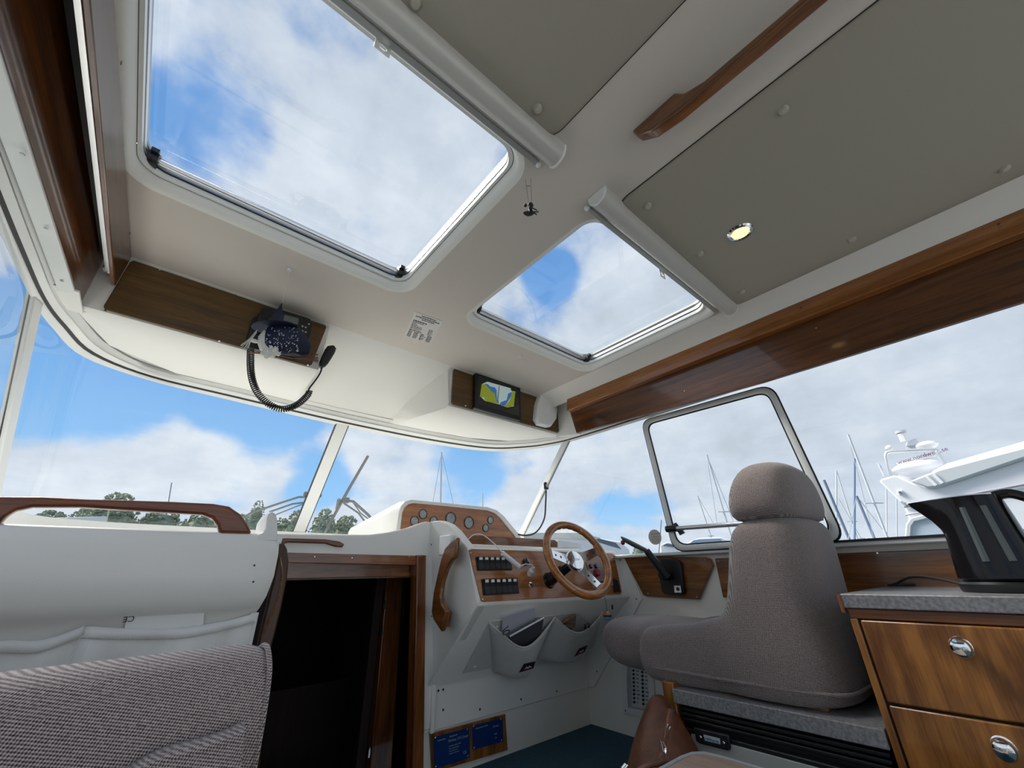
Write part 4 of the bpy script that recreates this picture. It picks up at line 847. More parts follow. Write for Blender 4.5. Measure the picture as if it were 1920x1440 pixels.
W_RAILD = wood('red_mahogany_rail', (.07, .015, .004), (.30, .075, .016), 0, coat=.35, rough=.32)
# handrail on locker
LH = [(-40, 934), (0, 930), (80, 931), (160, 935), (320, 940), (400, 944), (430, 949), (452, 964), (466, 984), (473, 1000), (411, 999), (408, 985), (398, 972), (380, 965), (330, 962), (150, 951), (60, 951), (30, 957), (10, 968), (0, 982), (-40, 1000)]
b = B().prism([at(x, y, y=1.70) for x, y in LH], (0, .034, 0)); tag(b.build('grab_rail', W_RAILD, bevel=.009, seg=3), 'long varnished wooden grab rail along the top of the port locker', 'grab rail')
b = B().prism([at(x, y, y=1.895) for x, y in ((527, 1010), (535, 1009), (610, 1011), (637, 1015), (646, 1020), (643, 1026), (630, 1025), (610, 1019), (540, 1017), (528, 1021))], (0, .018, 0)); tag(b.build('grab_rail', W_RAILD, bevel=.004), 'short wooden grab rail above the companionway opening', 'grab rail')
# port pocket sheet with card
t = thing('wall_pocket', 'white canvas wall pocket strip below the port locker bulge', 'wall pocket', (.05, 1.72, -.4))
def lp(x, y, h=0): return at(x, y, y=1.728-h)
topc = cr([lp(*p) for p in ((-60, 1236), (0, 1202), (80, 1200), (158, 1174), (165, 1174), (240, 1178), (330, 1178), (400, 1168), (440, 1160), (482, 1148))], 4)
rows = []; n = len(topc)
for j in range(9):
    v = j/8; row = []
    for i, p in enumerate(topc):
        u = i/(n-1); sm = math.sin(min(1, v*.95)*math.pi*.5); fold = .014*math.sin(u*26+v*3+1.0)+.009*math.sin(u*57-v*2)
        ed = min(1, min(abs(u-.345), abs(1-u))*9)
        row.append(V((p.x-.0*v, p.y-.004-(.030*sm+fold*sm*2.6)*ed-.004, p.z-.26*v)))
    rows.append(row)
pks = B().grid(rows).build('pocket', CANVAS, t, solid=.002)
B().grid([[p+V((0, -.003, 0)) for p in rows[0]], [p.lerp(q, .8)+V((0, -.004, 0)) for p, q in zip(rows[0], rows[1])]]).build('hem', CANVAS, pks, solid=.003)
b = B()
for i in range(0, n*6-6):
    if i % 2: continue
    f_ = i/6; k = int(f_); p = rows[1][k].lerp(rows[1][min(n-1, k+1)], f_-k).lerp(rows[0][k].lerp(rows[0][min(n-1, k+1)], f_-k), .25); b.obox(p+V((0, -.0075, 0)), V((.0022, 0, 0)), V((0, .001, 0)), V((0, 0, .0006)))
o = b.build('stitching', mat('thread', (.62, .62, .60), .8), t, smooth=False); o['kind'] = 'stuff'
B().tube([rows[j][-1]+V((-.001, -.002, 0)) for j in range(9)], .005, 6).build('edge_binding', CANVAS, t); B().tube([rows[j][int(.345*(n-1))]+V((0, -.002, 0)) for j in range(9)], .0035, 6).build('divider_seam', CANVAS, t)
B().prism([lp(470, 1150, .012), lp(482, 1148, .012), lp(481, 1165, .012), lp(470, 1167, .012)], (0, -.002, 0)).build('corner_patch', CANVAS, t)
P = [lp(*p, .001) for p in ((238, 1146), (384, 1134), (380, 1185), (232, 1190))]
cdp = Pl((0, 1.726, 0), (1, 0, 0), (0, 0, 1))
t = thing('printed_card', 'white card with upside-down printed mark sticking out of the port wall pocket', 'card', P[3])
B().prism(P, (0, -.0012, 0)).build('card', PAPERW, t, smooth=False)
b = B(); b.prism([lp(238, 1153, .003), lp(384, 1141, .003), lp(384, 1142, .003), lp(238, 1154, .003)], (0, -.0003, 0)); b.prism([lp(255, 1149, .003), lp(290, 1147, .003), lp(290, 1148.5, .003), lp(255, 1150.5, .003)], (0, -.0003, 0)); b.build('printed_rule', mat('grey_ink', (.35, .35, .35), .6), t, smooth=False)
q = lp(254, 1154, .003); text('CE', .021, cdp, q.x, q.z, .0035, INK, t, rot=math.radians(184))
# papers on the dash
dpz = Pl((0, 0, .152), (1, 0, 0), (0, 1, 0))
tag(B().box(-.10, .10, 2.05, 2.25, .150, .165).build('folded_chart', PAPERW, bevel=.003), 'folded white papers lying on the port dash behind the rail', 'paper')
tag(B().hexa([V((.08, 1.98, .1505)), V((.26, 2.0, .1505)), V((.24, 2.2, .1505)), V((.06, 2.16, .1505)), V((.08, 1.98, .157)), V((.26, 2.0, .157)), V((.24, 2.2, .157)), V((.06, 2.16, .157))]).build('paper_booklet', PAPER, bevel=.001), 'lilac-white booklet on the dash beside the folded papers', 'booklet')
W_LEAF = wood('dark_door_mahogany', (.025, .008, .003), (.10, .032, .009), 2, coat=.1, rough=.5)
# folded companion door / ladder board
t = thing('companionway_door', 'dark mahogany door leaf folded against the port locker side', 'door leaf', (.40, 1.80, -.7))
dpy = [(521, 1005), (530, 1012), (539, 1030), (542, 1052), (538, 1090), (528, 1140), (516, 1190), (503, 1235), (500, 1290), (488, 1440), (440, 1440), (470, 1280), (490, 1180), (512, 1090), (520, 1050)]
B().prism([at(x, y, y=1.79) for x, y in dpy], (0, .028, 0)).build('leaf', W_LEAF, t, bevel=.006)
ar = cr([at(x, y, y=1.788) for x, y in ((525, 1045), (529, 1075), (524, 1110), (514, 1140), (502, 1170), (490, 1195))], 6); B().tube(ar, .003, 6).build('routed_line', W_RAIL, t)
# ================================================================== STARBOARD SIDE
sp2 = Pl((2.195, 0, 0), (0, -1, 0), (0, 0, 1))
t = thing('throttle_board', 'varnished wooden side panel carrying the black throttle lever', 'side panel', sp2.p(1260, 1120, 0))
B().prism(pxq(sp2, ((1168, 1043), (1325, 1045), (1332, 1048), (1337, 1060), (1311, 1124), (1213, 1118), (1206, 1116), (1172, 1050))), V((.02, 0, 0))).build('board', W_SIDE, t, bevel=.003)
screws(t, pxq(sp2, ((1182, 1048), (1322, 1050), (1306, 1119), (1215, 1113)), .001), (-1, 0, 0), .004)
t = thing('aft_side_panel', 'long varnished wooden side panel behind helm seat and kettle', 'side panel', (2.2, 0, -.1))
a_ = at(1340, 1047, x=2.195); c_ = at(1327, 1130, x=2.195)
B().prism([V((2.195, a_.y, zs-.022)), V((2.195, a_.y+.0, zs-.030)), V((2.195, c_.y-.08, -.12)), V((2.195, YA, -.12)), V((2.195, YA, zs-.022))], V((.02, 0, 0))).build('board', W_SIDE, t, bevel=.003)
screws(t, pxq(sp2, ((1645, 1037), (1347, 1052)), .001), (-1, 0, 0), .004)
# throttle
tp = Pl((2.17, 0, 0), (0, -1, 0), (0, 0, 1))
t = thing('throttle_lever', 'black throttle lever with red button and square badge', 'throttle', tp.p(1260, 1110))
B().prism(pxq(tp, ((1232, 1052), (1240, 1048), (1270, 1050), (1276, 1056), (1283, 1110), (1278, 1116), (1246, 1114), (1240, 1108))), V((.024, 0, 0))).build('mount', BLACK, t, bevel=.004)
B().prism([tp.p(x, y, .01) for x, y in ((1264, 1098), (1276, 1098), (1278, 1111), (1265, 1111))], V((-.001, 0, 0))).build('badge', PAPERW, t, smooth=False)
B().disc(tp.p(1271, 1104.5, .012), (-1, 0, 0), .009, .0008, 20).build('badge_emblem', NAVY, t)
pA, pB, pC = tp.p(1252, 1080, .05), at(1212, 1032, x=2.06), at(1195, 1020, x=2.04)
B().lathe(tp.p(1250, 1078, .0), (-1, 0, 0), [(.026, 0), (.026, .03), (.018, .055), (0, .058)], 20).build('pivot', BLACK, t)
B().tube([tp.p(1252, 1082, .045), pB], [.022, .017], 10).build('arm', BLACK, t)
g0, g1 = at(1214, 1033, x=2.06), at(1172, 1013, x=2.03)
B().loft([[g0.lerp(g1, f_)+V((math.cos(q)*r_*.8, math.sin(q)*r_*.7, math.sin(q)*r_*.8)) for q in [k*math.pi/8 for k in range(16)]] for f_, r_ in ((-.12, .012), (.0, .022), (.4, .028), (.8, .030), (1.02, .026), (1.10, .014))]).build('grip', BLACK, t)
B().ball(g1+V((-.018, .004, -.012)), .014, .011, .013, 12, 8).build('trim_button', RED, t)
# opening side window
wp2 = Pl((2.165, 0, 0), (0, -1, 0), (0, 0, 1))
t = thing('opening_side_window', 'white rounded frame of the opening starboard window behind the helm seat', 'window', (2.165, .85, .1))
cor = [wp2.p(1204, 790), wp2.p(1447, 722), wp2.p(1530, 1000), wp2.p(1268, 1036)]; cor[2] = V((2.165, .455, .095)); cor[3] = V((2.165, 1.205, .095))
def rq(c, off, r, n=6):
    cc = sum(c, V())/4; out = []
    for i in range(4):
        p, a, b_ = c[i], c[i-1], c[(i+1) % 4]; da = (a-p).normalized(); db = (b_-p).normalized()
        bis = (da+db).normalized(); sn = math.sqrt(max(1e-6, (1-da.dot(db))/2)); p2 = p+bis*(off/sn); rr2 = r
        s_, e_ = p2+da*rr2, p2+db*rr2
        for k in range(n+1): tt = k/n; out.append(s_*(1-tt)**2+p2*2*tt*(1-tt)+e_*tt*tt)
    return out
X = V((1, 0, 0)); o1, o2 = rq(cor, 0, .07), rq(cor, .027, .055)
B().loft([o1, [p-X*.010 for p in o1], [p-X*.014 for p in rq(cor, .006, .068)], [p-X*.014 for p in rq(cor, .022, .058)], [p-X*.008 for p in o2], o2, o1], cap=False).build('frame', FRAMEW, t, angle=50)
B().loft([rq(cor, .027, .055), [p-X*.006 for p in rq(cor, .027, .055)], [p-X*.006 for p in rq(cor, .033, .05)], rq(cor, .033, .05)], cap=False).build('inner_seal', RUB, t)
B().loft([rq(cor, -.006, .072), [p-X*.005 for p in rq(cor, -.006, .072)], [p-X*.005 for p in rq(cor, .001, .07)]], cap=False).build('outer_seal', RUB, t)
ya, yb_ = wp2.p(1262, 990, .02), at(1420, 985, x=2.14)
B().tube([V((2.140, 1.18, .205)), V((2.140, .50, .190))], .0115, 12).build('latch_bar', ALU, t)
B().tube([V((2.140, 1.215, .206)), V((2.140, 1.155, .205))], .017, 12).build('latch_knob', BLACK, t)
B().prism([V((2.155, 1.15, .17)), V((2.155, 1.175, .23)), V((2.155, 1.16, .235)), V((2.155, 1.12, .18))], V((-.008, 0, 0))).build('catch', BLACK, t)
# window sticker
stp = Pl((2.172, 0, 0), (0, -1, 0), (0, 0, 1)); c_ = stp.p(1228, 1007)
t = thing('window_sticker', 'round cream sticker seen from behind on the small side window', 'sticker', c_); B().disc(c_, (-1, 0, 0), .040, .001, 32).build('disc', mat('cream_sticker', (.62, .58, .50), .6), t)
fg = mat('faded_print', (.40, .37, .33), .6); uu, vv_ = (c_-stp.o).dot(stp.ex), (c_-stp.o).dot(stp.ey)
text('2023', .028, stp, uu+.034, vv_-.027, .0015, fg, t, flipx=True); text('SERVICE', .014, stp, uu+.031, vv_+.012, .0015, fg, t, flipx=True); text('MARIN', .013, stp, uu+.025, vv_-.003, .0015, fg, t, flipx=True)
# fuse panel low on the hull side
fz = Pl((XW-.005, 0, 0), (0, -1, 0), (0, 0, 1)); F4 = [fz.p(x, y) for x, y in ((1168, 1228), (1226, 1238), (1231, 1348), (1170, 1336))]
t = thing('fuse_panel', 'white framed circuit breaker panel with black knobs low on the hull side', 'fuse panel', F4[2])
def fq(u, v, h=0): return F4[0].lerp(F4[1], u).lerp(F4[3].lerp(F4[2], u), v)+fz.n*h
O_ = [fq(*p) for p in ((0, 0), (1, 0), (1, 1), (0, 1))]; I_ = [fq(*p) for p in ((.16, .05), (.84, .05), (.84, .90), (.16, .90))]
B().loft([O_, [p+fz.n*.010 for p in O_], [p+fz.n*.012 for p in I_], I_], cap=False).build('frame', FRAMEW, t, smooth=False)
B().prism([fq(*p, .001) for p in ((.15, .04), (.85, .04), (.85, .91), (.15, .91))], fz.n*.003).build('back_plate', ALUD, t, smooth=False)
B().prism([fq(*p, .004) for p in ((.30, .05), (.84, .05), (.84, .86), (.30, .86))], fz.n*.004).build('breaker_plate', mat('pale_grey_plate', (.60, .62, .62), .5), t, smooth=False)
src = None
for i in range(11):
    for u in (.38, .66):
        p = fq(u, .10+i*.068, .008)
        if src is None: src = B().lathe(p, fz.n, [(.0055, 0), (.0055, .006), (.004, .009), (0, .009)], 12).build('breaker_knob', BLACK, t, origin=p)
        else: dup(src, t, p)
b = B(); random.seed(2)
for i in range(11):
    for u in (.46, .74):
        wd = random.uniform(.03, .10); b.prism([fq(u, .09+i*.068, .0082), fq(u+wd, .09+i*.068, .0082), fq(u+wd, .105+i*.068, .0082), fq(u, .105+i*.068, .0082)], fz.n*.0004)
o = b.build('printed_names', INK, t, smooth=False); o['kind'] = 'stuff'
screws(t, [fq(.09, .95, .012), fq(.91, .95, .012)], fz.n, .004, RUB)
# ================================================================== SEAT BOX, FRIDGE, CABINET
cx0 = 1.56
t = thing('seat_box', 'wooden locker with grey laminate top under the helm seat', 'locker', (1.9, .7, FL))
B().box(cx0, XW, .385, .972, -.418, -.376).build('laminate_top', GREYTOP, t, bevel=.003)
B().box(cx0+.005, XW, .968, 1.012, FL, -.36).build('front_panel', W_CAB, t, bevel=.003); B().box(cx0+.03, XW, .40, .968, FL, -.74).build('plinth', W_DARK, t)
fr_ = thing('fridge', 'grey-fronted fridge with black frame below the helm seat', 'fridge', (1.8, .68, FL+.045))
B().box(cx0+.035, 2.1, .40, .962, -.735, -.425).build('case', BLACK, fr_)
for i in range(3): B().box(cx0+.010, cx0+.04, .392, .958, -.436-.014*i, -.427-.014*i).build('vent_slat', BLACK, fr_, bevel=.002)
B().box(cx0+.002, cx0+.034, .392, .945, -.73, -.480).build('door_frame', BLACK, fr_, bevel=.003)
B().box(cx0-.002, cx0+.010, .400, .925, -.72, -.492).build('door', GREYD, fr_, bevel=.002)
gp = Pl((cx0-.002, 0, 0), (0, -1, 0), (0, 0, 1)); lt = [gp.p(x, y) for x, y in ((1304, 1366), (1369, 1382), (1372, 1407), (1308, 1390))]
lb = B().prism([gp.p(x, y) for x, y in ((1303, 1362), (1369, 1377), (1372, 1404), (1367, 1406), (1315, 1393), (1308, 1388))], V((-.012, 0, 0))).build('latch', BLACK, fr_, bevel=.004)
gp2 = Pl((cx0-.014, 0, 0), (0, -1, 0), (0, 0, 1))
bd = B().prism([gp2.p(x, y) for x, y in ((1319, 1377), (1350, 1384.5), (1351, 1395.5), (1322, 1388.5))], V((-.001, 0, 0))).build('badge', mat('badge_pale', (.42, .52, .55), .4), lb, smooth=False)
q = gp2.p(1322.5, 1387.5); text('veltherm', .0125, gp2, (q-gp2.o).dot(gp2.ex), (q-gp2.o).dot(gp2.ey)+.001, .0015, mat('badge_blue', (.02, .16, .28), .4), lb, rot=0)
screws(lb, [gp2.p(1313, 1382), gp2.p(1356.5, 1393)], (-1, 0, 0), .0045, h=.002)
t = thing('galley_cabinet', 'galley cabinet with mahogany drawer fronts and grey laminate top, right edge', 'cabinet', (1.9, -.4, FL))
B().box(cx0, XW, YA, .385, -.104, -.068).build('laminate_top', GREYTOP, t, bevel=.003)
B().box(cx0-.003, cx0+.02, .383, .392, -.115, -.070).build('edge_strip', W_DARKZ, t)
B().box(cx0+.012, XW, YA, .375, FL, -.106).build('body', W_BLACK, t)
B().box(cx0+.004, cx0+.03, YA, .378, -.129, -.105).build('top_rail', W_DARK, t, bevel=.002)
B().box(cx0+.004, cx0+.03, .3625, .380, FL, -.129).build('stile', W_CAB, t, bevel=.003)
for i, (za, zb_, yk, zk) in enumerate(((-.316, -.132, .174, -.166), (-.50, -.321, .173, -.354), (-.76, -.505, .17, -.56))):
    dr = B().box(cx0, cx0+.02, -.06, .357, za, zb_).build('drawer', W_CAB, t, bevel=.004)
    p = V((cx0, yk, zk-.012)); a_, c_ = .0195, .0215
    B().loft([[V((cx0-.0005-h_, p.y+math.cos(q)*a_*s_, p.z+math.sin(q)*c_*s_)) for q in [k*math.pi/14 for k in range(28)]] for s_, h_ in ((.55, 0), (.6, .008), (1.0, .013), (.98, .020), (.85, .026), (.5, .030), (.02, .0315))]).build('knob', CHROME, dr)
    B().loft([[V((cx0-h_, p.y+math.cos(q)*a_*s_, p.z+math.sin(q)*c_*s_)) for q in [k*math.pi/14 for k in range(28)]] for s_, h_ in ((1.05, 0), (1.05, .002), (.8, .0042))]).build('knob_plate', CHROME, dr)
B().box(cx0, cx0+.02, YA+.02, -.066, -.76, -.132).build('cupboard_door', W_CAB, t, bevel=.004)
KBLK = mat('kettle_black', (.006, .006, .007), .10, spec=.25)
# kettle
kx, ky, kz = 1.80, .058, -.068
t = thing('electric_kettle', 'glossy black electric jug kettle on the grey galley worktop', 'kettle', (kx, ky, kz))
B().lathe((kx, ky, kz), (0, 0, 1), [(.092, .001), (.094, .006), (.094, .020), (.088, .026)], 36).build('power_base', BLACK, t)
rings = []
for z, r_, bk_ in ((.028, .086, 0), (.034, .090, 0), (.05, .089, 0), (.10, .083, 0), (.15, .0775, .0), (.165, .0765, .004), (.19, .0745, .018), (.215, .072, .038), (.235, .070, .056), (.245, .069, .060), (.250, .05, .03)):
    rg = []
    for k in range(48):
        a = 2*math.pi*k/48; wgt = max(0, math.sin(a))**6; rg.append(V((kx+math.cos(a)*r_, ky+math.sin(a)*r_+bk_*wgt, kz+z)))
    rings.append(rg)
B().loft(rings).build('jug', KBLK, t)
for aa in (math.radians(170), math.radians(202)):
    rr2 = []
    for z, r_ in ((.075, .088), (.095, .0865), (.15, .0805), (.20, .0762), (.215, .0745)):
        rr2.append([V((kx+math.cos(aa+da)*(r_+h_), ky+math.sin(aa+da)*(r_+h_), kz+z)) for da, h_ in ((-.09, -.004), (-.08, .0005), (0, .0025), (.08, .0005), (.09, -.004))])
    B().loft([r_[::1] for r_ in rr2], cap=False, closed=False).build('water_window', mat('smoky_plastic', (.06, .072, .072), .2), t)
hd_ = cr([V((kx, ky-.055, kz+.243)), V((kx, ky-.09, kz+.245)), V((kx, ky-.128, kz+.215)), V((kx, ky-.146, kz+.16)), V((kx, ky-.138, kz+.10)), V((kx, ky-.105, kz+.055)), V((kx, ky-.07, kz+.048))], 6)
B().tube(hd_, [.017]*len(hd_), 12, flat=.8).build('handle', BLKG, t)
a_ = V((kx-.062, ky-.062, kz+.072)); nn = V((-.72, -.69, .05)).normalized()
B().tube([a_+nn*.003+V((0, 0, 1)).cross(nn)*math.cos(q)*.012+V((0, 0, 1))*math.sin(q)*.009 for q in [i*math.pi/10 for i in range(20)]], .0008, 5, closed=True).build('embossed_logo', ALUD, t)
b = B().tube(cr([V((kx+.04, ky+.075, kz+.012)), V((1.90, .20, kz+.03)), V((1.98, .27, kz+.035)), V((2.04, .33, kz+.012)), V((2.12, .36, kz+.006)), V((2.18, .30, kz+.006))], 8), .004, 8); b.build('power_cord', RUB, t)
# ================================================================== HELM SEAT
t = thing('helm_chair', 'grey tweed helm seat with rounded backrest and separate headrest', 'seat', (1.85, .8, -.37))
def sell(cx, cy, rx, ry, p, n=28): # superellipse
    out = []
    for k in range(n):
        a = 2*math.pi*k/n; c_, s_ = math.cos(a), math.sin(a); out.append((cx+rx*math.copysign(abs(c_)**(2/p), c_), cy+ry*math.copysign(abs(s_)**(2/p), s_)))
    return out
def zloft(secs, b): # (z, cx, cy, rx, ry, p)
    return b.loft([[V((x, y, z)) for x, y in sell(cx, cy, rx, ry, p)] for z, cx, cy, rx, ry, p in secs])
def yloft(secs, b): # (y, cx, cz, rx, rz, p)
    return b.loft([[V((x, y, z)) for x, z in sell(cx, cz, rx, rz, p)] for y, cx, cz, rx, rz, p in secs])
sb = B()
zloft([(-.378, 1.86, .665, .22, .16, 2.8), (-.366, 1.86, .66, .278, .205, 3.2), (-.33, 1.86, .65, .288, .212, 3.4), (-.25, 1.86, .645, .286, .205, 3.4), (-.17, 1.86, .632, .276, .182, 3.2), (-.09, 1.86, .618, .266, .160, 3.1), (0, 1.86, .602, .256, .150, 3.1), (.08, 1.86, .590, .248, .142, 3.1), (.13, 1.86, .580, .238, .132, 3.0), (.158, 1.86, .572, .215, .112, 2.8), (.172, 1.86, .566, .16, .075, 2.4)], sb)
yloft([(.60, 1.86, -.28, .20, .08, 3), (.80, 1.86, -.285, .225, .098, 3.4), (1.0, 1.86, -.285, .22, .098, 3.4), (1.15, 1.87, -.285, .215, .100, 3.4), (1.30, 1.87, -.280, .21, .095, 3.2), (1.345, 1.87, -.272, .200, .082, 3), (1.37, 1.87, -.262, .175, .05, 2.5)], sb)
for sx in (1.648, 2.072):
    yloft([(.55, sx, -.26, .058, .11, 2.8), (.80, sx, -.265, .064, .112, 2.8), (.90, sx, -.278, .066, .100, 3), (1.02, sx, -.286, .066, .096, 3), (1.09, sx, -.290, .060, .086, 2.8), (1.122, sx, -.295, .04, .058, 2.3)], sb)
sb.build('body', FAB2, t, remesh=.011)
B().tube(cr([V((x, y, -.328)) for x, y in ((1.66, 1.118), (1.61, 1.10), (1.588, 1.03), (1.584, .90), (1.578, .75), (1.577, .64), (1.592, .52), (1.64, .457), (1.75, .442), (1.95, .442), (2.08, .457), (2.128, .52), (2.143, .64))], 6), .0052, 8).build('seam', FAB2, t)
hb_ = B(); zloft([(.158, 1.86, .57, .18, .08, 2.6), (.166, 1.86, .572, .232, .118, 3.2), (.20, 1.86, .572, .246, .128, 3.4), (.26, 1.86, .566, .242, .124, 3.2), (.32, 1.86, .556, .222, .108, 3.0), (.355, 1.86, .548, .19, .085, 2.8), (.374, 1.86, .542, .14, .055, 2.4)], hb_)
hb_.build('headrest', FAB2, t, subsurf=1)
pip = [V((x, y, -.330)) for x, y in sell(1.86, .652, .268, .200, 3, 60)]
# seat plinth
B().box(1.70, 2.02, .56, 1.05, -.368, -.350).build('slide_plate', BLACK, t)
bd = tag(B().box(1.625, 2.05, .515, 1.0, -.376, -.356).build('seat_board', W_RAIL, bevel=.003), 'flat mahogany mounting board between helm seat and grey laminate top', 'board')
# ================================================================== NEAR SETTEE
t = thing('settee_cushion', 'tweed settee backrest cushion in the left foreground', 'cushion', (-.15, .93, -.8))
x1 = .213
prof = [(.845, -.72), (.835, -.40), (.838, -.20), (.846, -.145), (.862, -.115), (.885, -.102), (.93, -.100), (.965, -.108), (.985, -.135), (.99, -.20), (.99, -.72)]
secs = []
for x, s_ in ((-.49, 1), (-.3, 1), (-.1, 1), (.05, 1), (.15, 1), (.185, .997), (.203, .98), (.211, .94), (.213, .88)):
    cy, cz = .915, -.42; secs.append([V((x-(.012*max(0, (-.11-z))/.1 if False else 0), cy+(y-cy)*s_, (cz+(z-cz)*s_ if z > -.7 else z)+(.0 if x > 0 else -.0)-(.215-x)*.012)) for y, z in prof])
B().loft(secs).build('cushion', FAB1, t, angle=60)
B().tube(cr([V((x1-.004, .848, -.62)), V((x1-.002, .842, -.30)), V((x1-.003, .848, -.16)), V((x1-.006, .872, -.112)), V((x1-.006, .92, -.104)), V((x1-.006, .97, -.125))], 6), .0042, 8).build('piping', FAB1, t)
# lower cushion edge with its seams
t2 = thing('settee_cushion', 'lower tweed cushion below the near backrest, bottom left corner', 'cushion', (0, .8, -.7))
LB = cr([at(x, y, y=.80) for x, y in ((240, 1460), (300, 1425), (380, 1402), (430, 1385), (462, 1368))], 4)
rows = [[p+V((0, dy, dz)) for p in LB] for dy, dz in ((.03, .0), (.012, .0), (0, -.008), (-.006, -.03), (-.004, -.2))]
B().grid(rows).build('cushion', FAB1, t2, solid=.01); B().tube([p+V((0, 0, -.002)) for p in LB], .005, 8).build('piping', FAB1, t2)
# ================================================================== TABLE CORNER, BAG
t = thing('table', 'pale wood table top with grey rim, corner at the bottom edge', 'table', (.9, .45, FL))
tz = -.45; P = [(.62, .772), (1.24, .772), (1.285, .765), (1.310, .745), (1.318, .70), (1.318, .12), (1.29, .08), (.62, .08)]
B().prism([V((x, y, tz-.03)) for x, y in P], (0, 0, .03)).build('top', W_TABLE, t, bevel=.004)
cc = V((.97, .43, 0)); B().loft([[V((x, y, z)) for x, y in q] for q, z in (([(cc.x+(x-cc.x)*1.03, cc.y+(y-cc.y)*1.03) for x, y in P], tz-.034), ([(cc.x+(x-cc.x)*1.03, cc.y+(y-cc.y)*1.03) for x, y in P], tz+.002), ([(cc.x+(x-cc.x)*1.0, cc.y+(y-cc.y)*1.0) for x, y in P], tz+.002), (P, tz-.034))], cap=False).build('rim', mat('grey_rim', (.42, .43, .44), .5), t, bevel=.002)
B().tube([(.95, .42, FL), (.95, .42, tz-.03)], .035, 20).build('pedestal', ALU, t)
t = thing('leather_bag', 'brown leather bag with metal clasps leaning on the seat locker', 'bag', (1.48, .98, FL))
bb_ = B()
zloft([(FL+.005, 1.44, .97, .10, .15, 2.6), (FL+.04, 1.44, .97, .115, .165, 2.8), (FL+.15, 1.455, .97, .105, .150, 2.6), (FL+.25, 1.475, .975, .080, .115, 2.5), (FL+.33, 1.49, .985, .055, .065, 2.4), (FL+.375, 1.50, .99, .035, .035, 2.2), (FL+.392, 1.505, .995, .018, .015, 2)], bb_)
bb_.build('body', LEATHER, t, subsurf=1)
st = cr([at(x, y, y=.83) for x, y in ((1258, 1330), (1252, 1360), (1248, 1385), (1242, 1400), (1240, 1420), (1225, 1440), (1200, 1450))], 6)
B().tube(st, .009, 8, flat=.4).build('strap', LEATHER, t)
B().tube([at(x, y, y=.80) for x, y in ((1237, 1388), (1243, 1391), (1248, 1402), (1247, 1413), (1243, 1408), (1241, 1398))], .0028, 6, closed=True).build('snap_hook', CHROME, t)
B().tube([at(x, y, y=.80) for x, y in ((1236, 1428), (1239, 1440), (1246, 1445), (1248, 1430), (1243, 1424))], .0025, 6, closed=True).build('buckle', CHROME, t)
B().tube([at(x, y, y=.82) for x, y in ((1252, 1357), (1250, 1364), (1254, 1370), (1256, 1362))], .0018, 6, closed=True).build('ring', CHROME, t)
st2 = [at(x, y, y=.80) for x, y in ((1180, 1462), (1205, 1440), (1228, 1432), (1250, 1428))]; B().tube(cr(st2, 5), .010, 8, flat=.5).build('second_strap', LEATHER, t); B().tube([at(x, y, y=.79) for x, y in ((1166, 1440), (1172, 1433), (1176, 1434), (1170, 1442))], .0025, 6, closed=True).build('strap_ring', CHROME, t)
# ================================================================== OUTSIDE: own foredeck, wipers
deck = struct(B().add([(-.75, 2.2, .02), (2.45, 2.2, .02), (-.62, 3.2, .16), (2.35, 3.2, .16), (-.25, 4.6, .19), (1.95, 4.6, .19), (.35, 6.0, .22), (1.35, 6.0, .22), (.85, 6.5, .24)],
                      [(0, 1, 3, 2), (2, 3, 5, 4), (4, 5, 7, 6), (6, 7, 8)]).build('trim_12', GEL, solid=.05))
hl = struct(B().hexa([(-.75, -3.5, -1.5), (2.5, -3.5, -1.5), (1.9, 5.0, -1.5), (-.2, 5.0, -1.5), (-.95, -3.5, -.10), (2.72, -3.5, -.10), (2.3, 3.4, -.02), (-.6, 3.4, -.02)]).build('wall_hull_outer', GEL)) if False else None
for sgn, xw in ((-1, -.85), (1, 2.28)):
    struct(B().box(xw if sgn > 0 else xw, xw+(.35 if sgn > 0 else .30), -2.6, 3.0, -.12, -.02).build('trim_13' if sgn < 0 else 'trim_14', GEL))
def wiper(name, label, bl, arms, piv):
    t = thing(name, label, 'wiper', wsp(*piv)); 
    B().tube([wsp(*p) for p in bl], [.010, .011, .011, .009], 6).build('blade', WGREY, t)
    for a in arms: B().tube([wsp(*p) for p in a[0]], a[1], 6).build('arm', WGREY, t)
    B().obox(wsp(*piv), V((.022, 0, 0)), V((0, .016, 0)), V((0, 0, .018))).build('pivot', WGREY, t, bevel=.004)
WN = V((0, .60, .53)).normalized(); W0 = V((.8, 2.485, .86))+WN*.035
def wsp(x, y, h=0): return atp(x, y, W0+WN*h, WN)
wiper('windscreen_wiper', 'grey windscreen wiper on the port side of the centre pillar', [(616, 843), (585, 920), (565, 965), (552, 1003)],
      [([(598, 932), (560, 932), (520, 945), (470, 962), (455, 972)], .007), ([(590, 940), (548, 945), (505, 960)], .006), ([(598, 935), (560, 948), (515, 966)], .004), ([(572, 925), (602, 930)], .012)], (576, 928))
wiper('windscreen_wiper', 'grey windscreen wiper on the starboard side of the centre pillar', [(690, 855), (655, 915), (630, 960), (606, 1005)],
      [([(640, 938), (662, 940), (690, 965), (707, 985)], .009), ([(644, 943), (672, 962), (698, 996)], .006), ([(662, 942), (676, 962), (700, 980)], .004), ([(636, 936), (632, 955)], .012)], (648, 938))
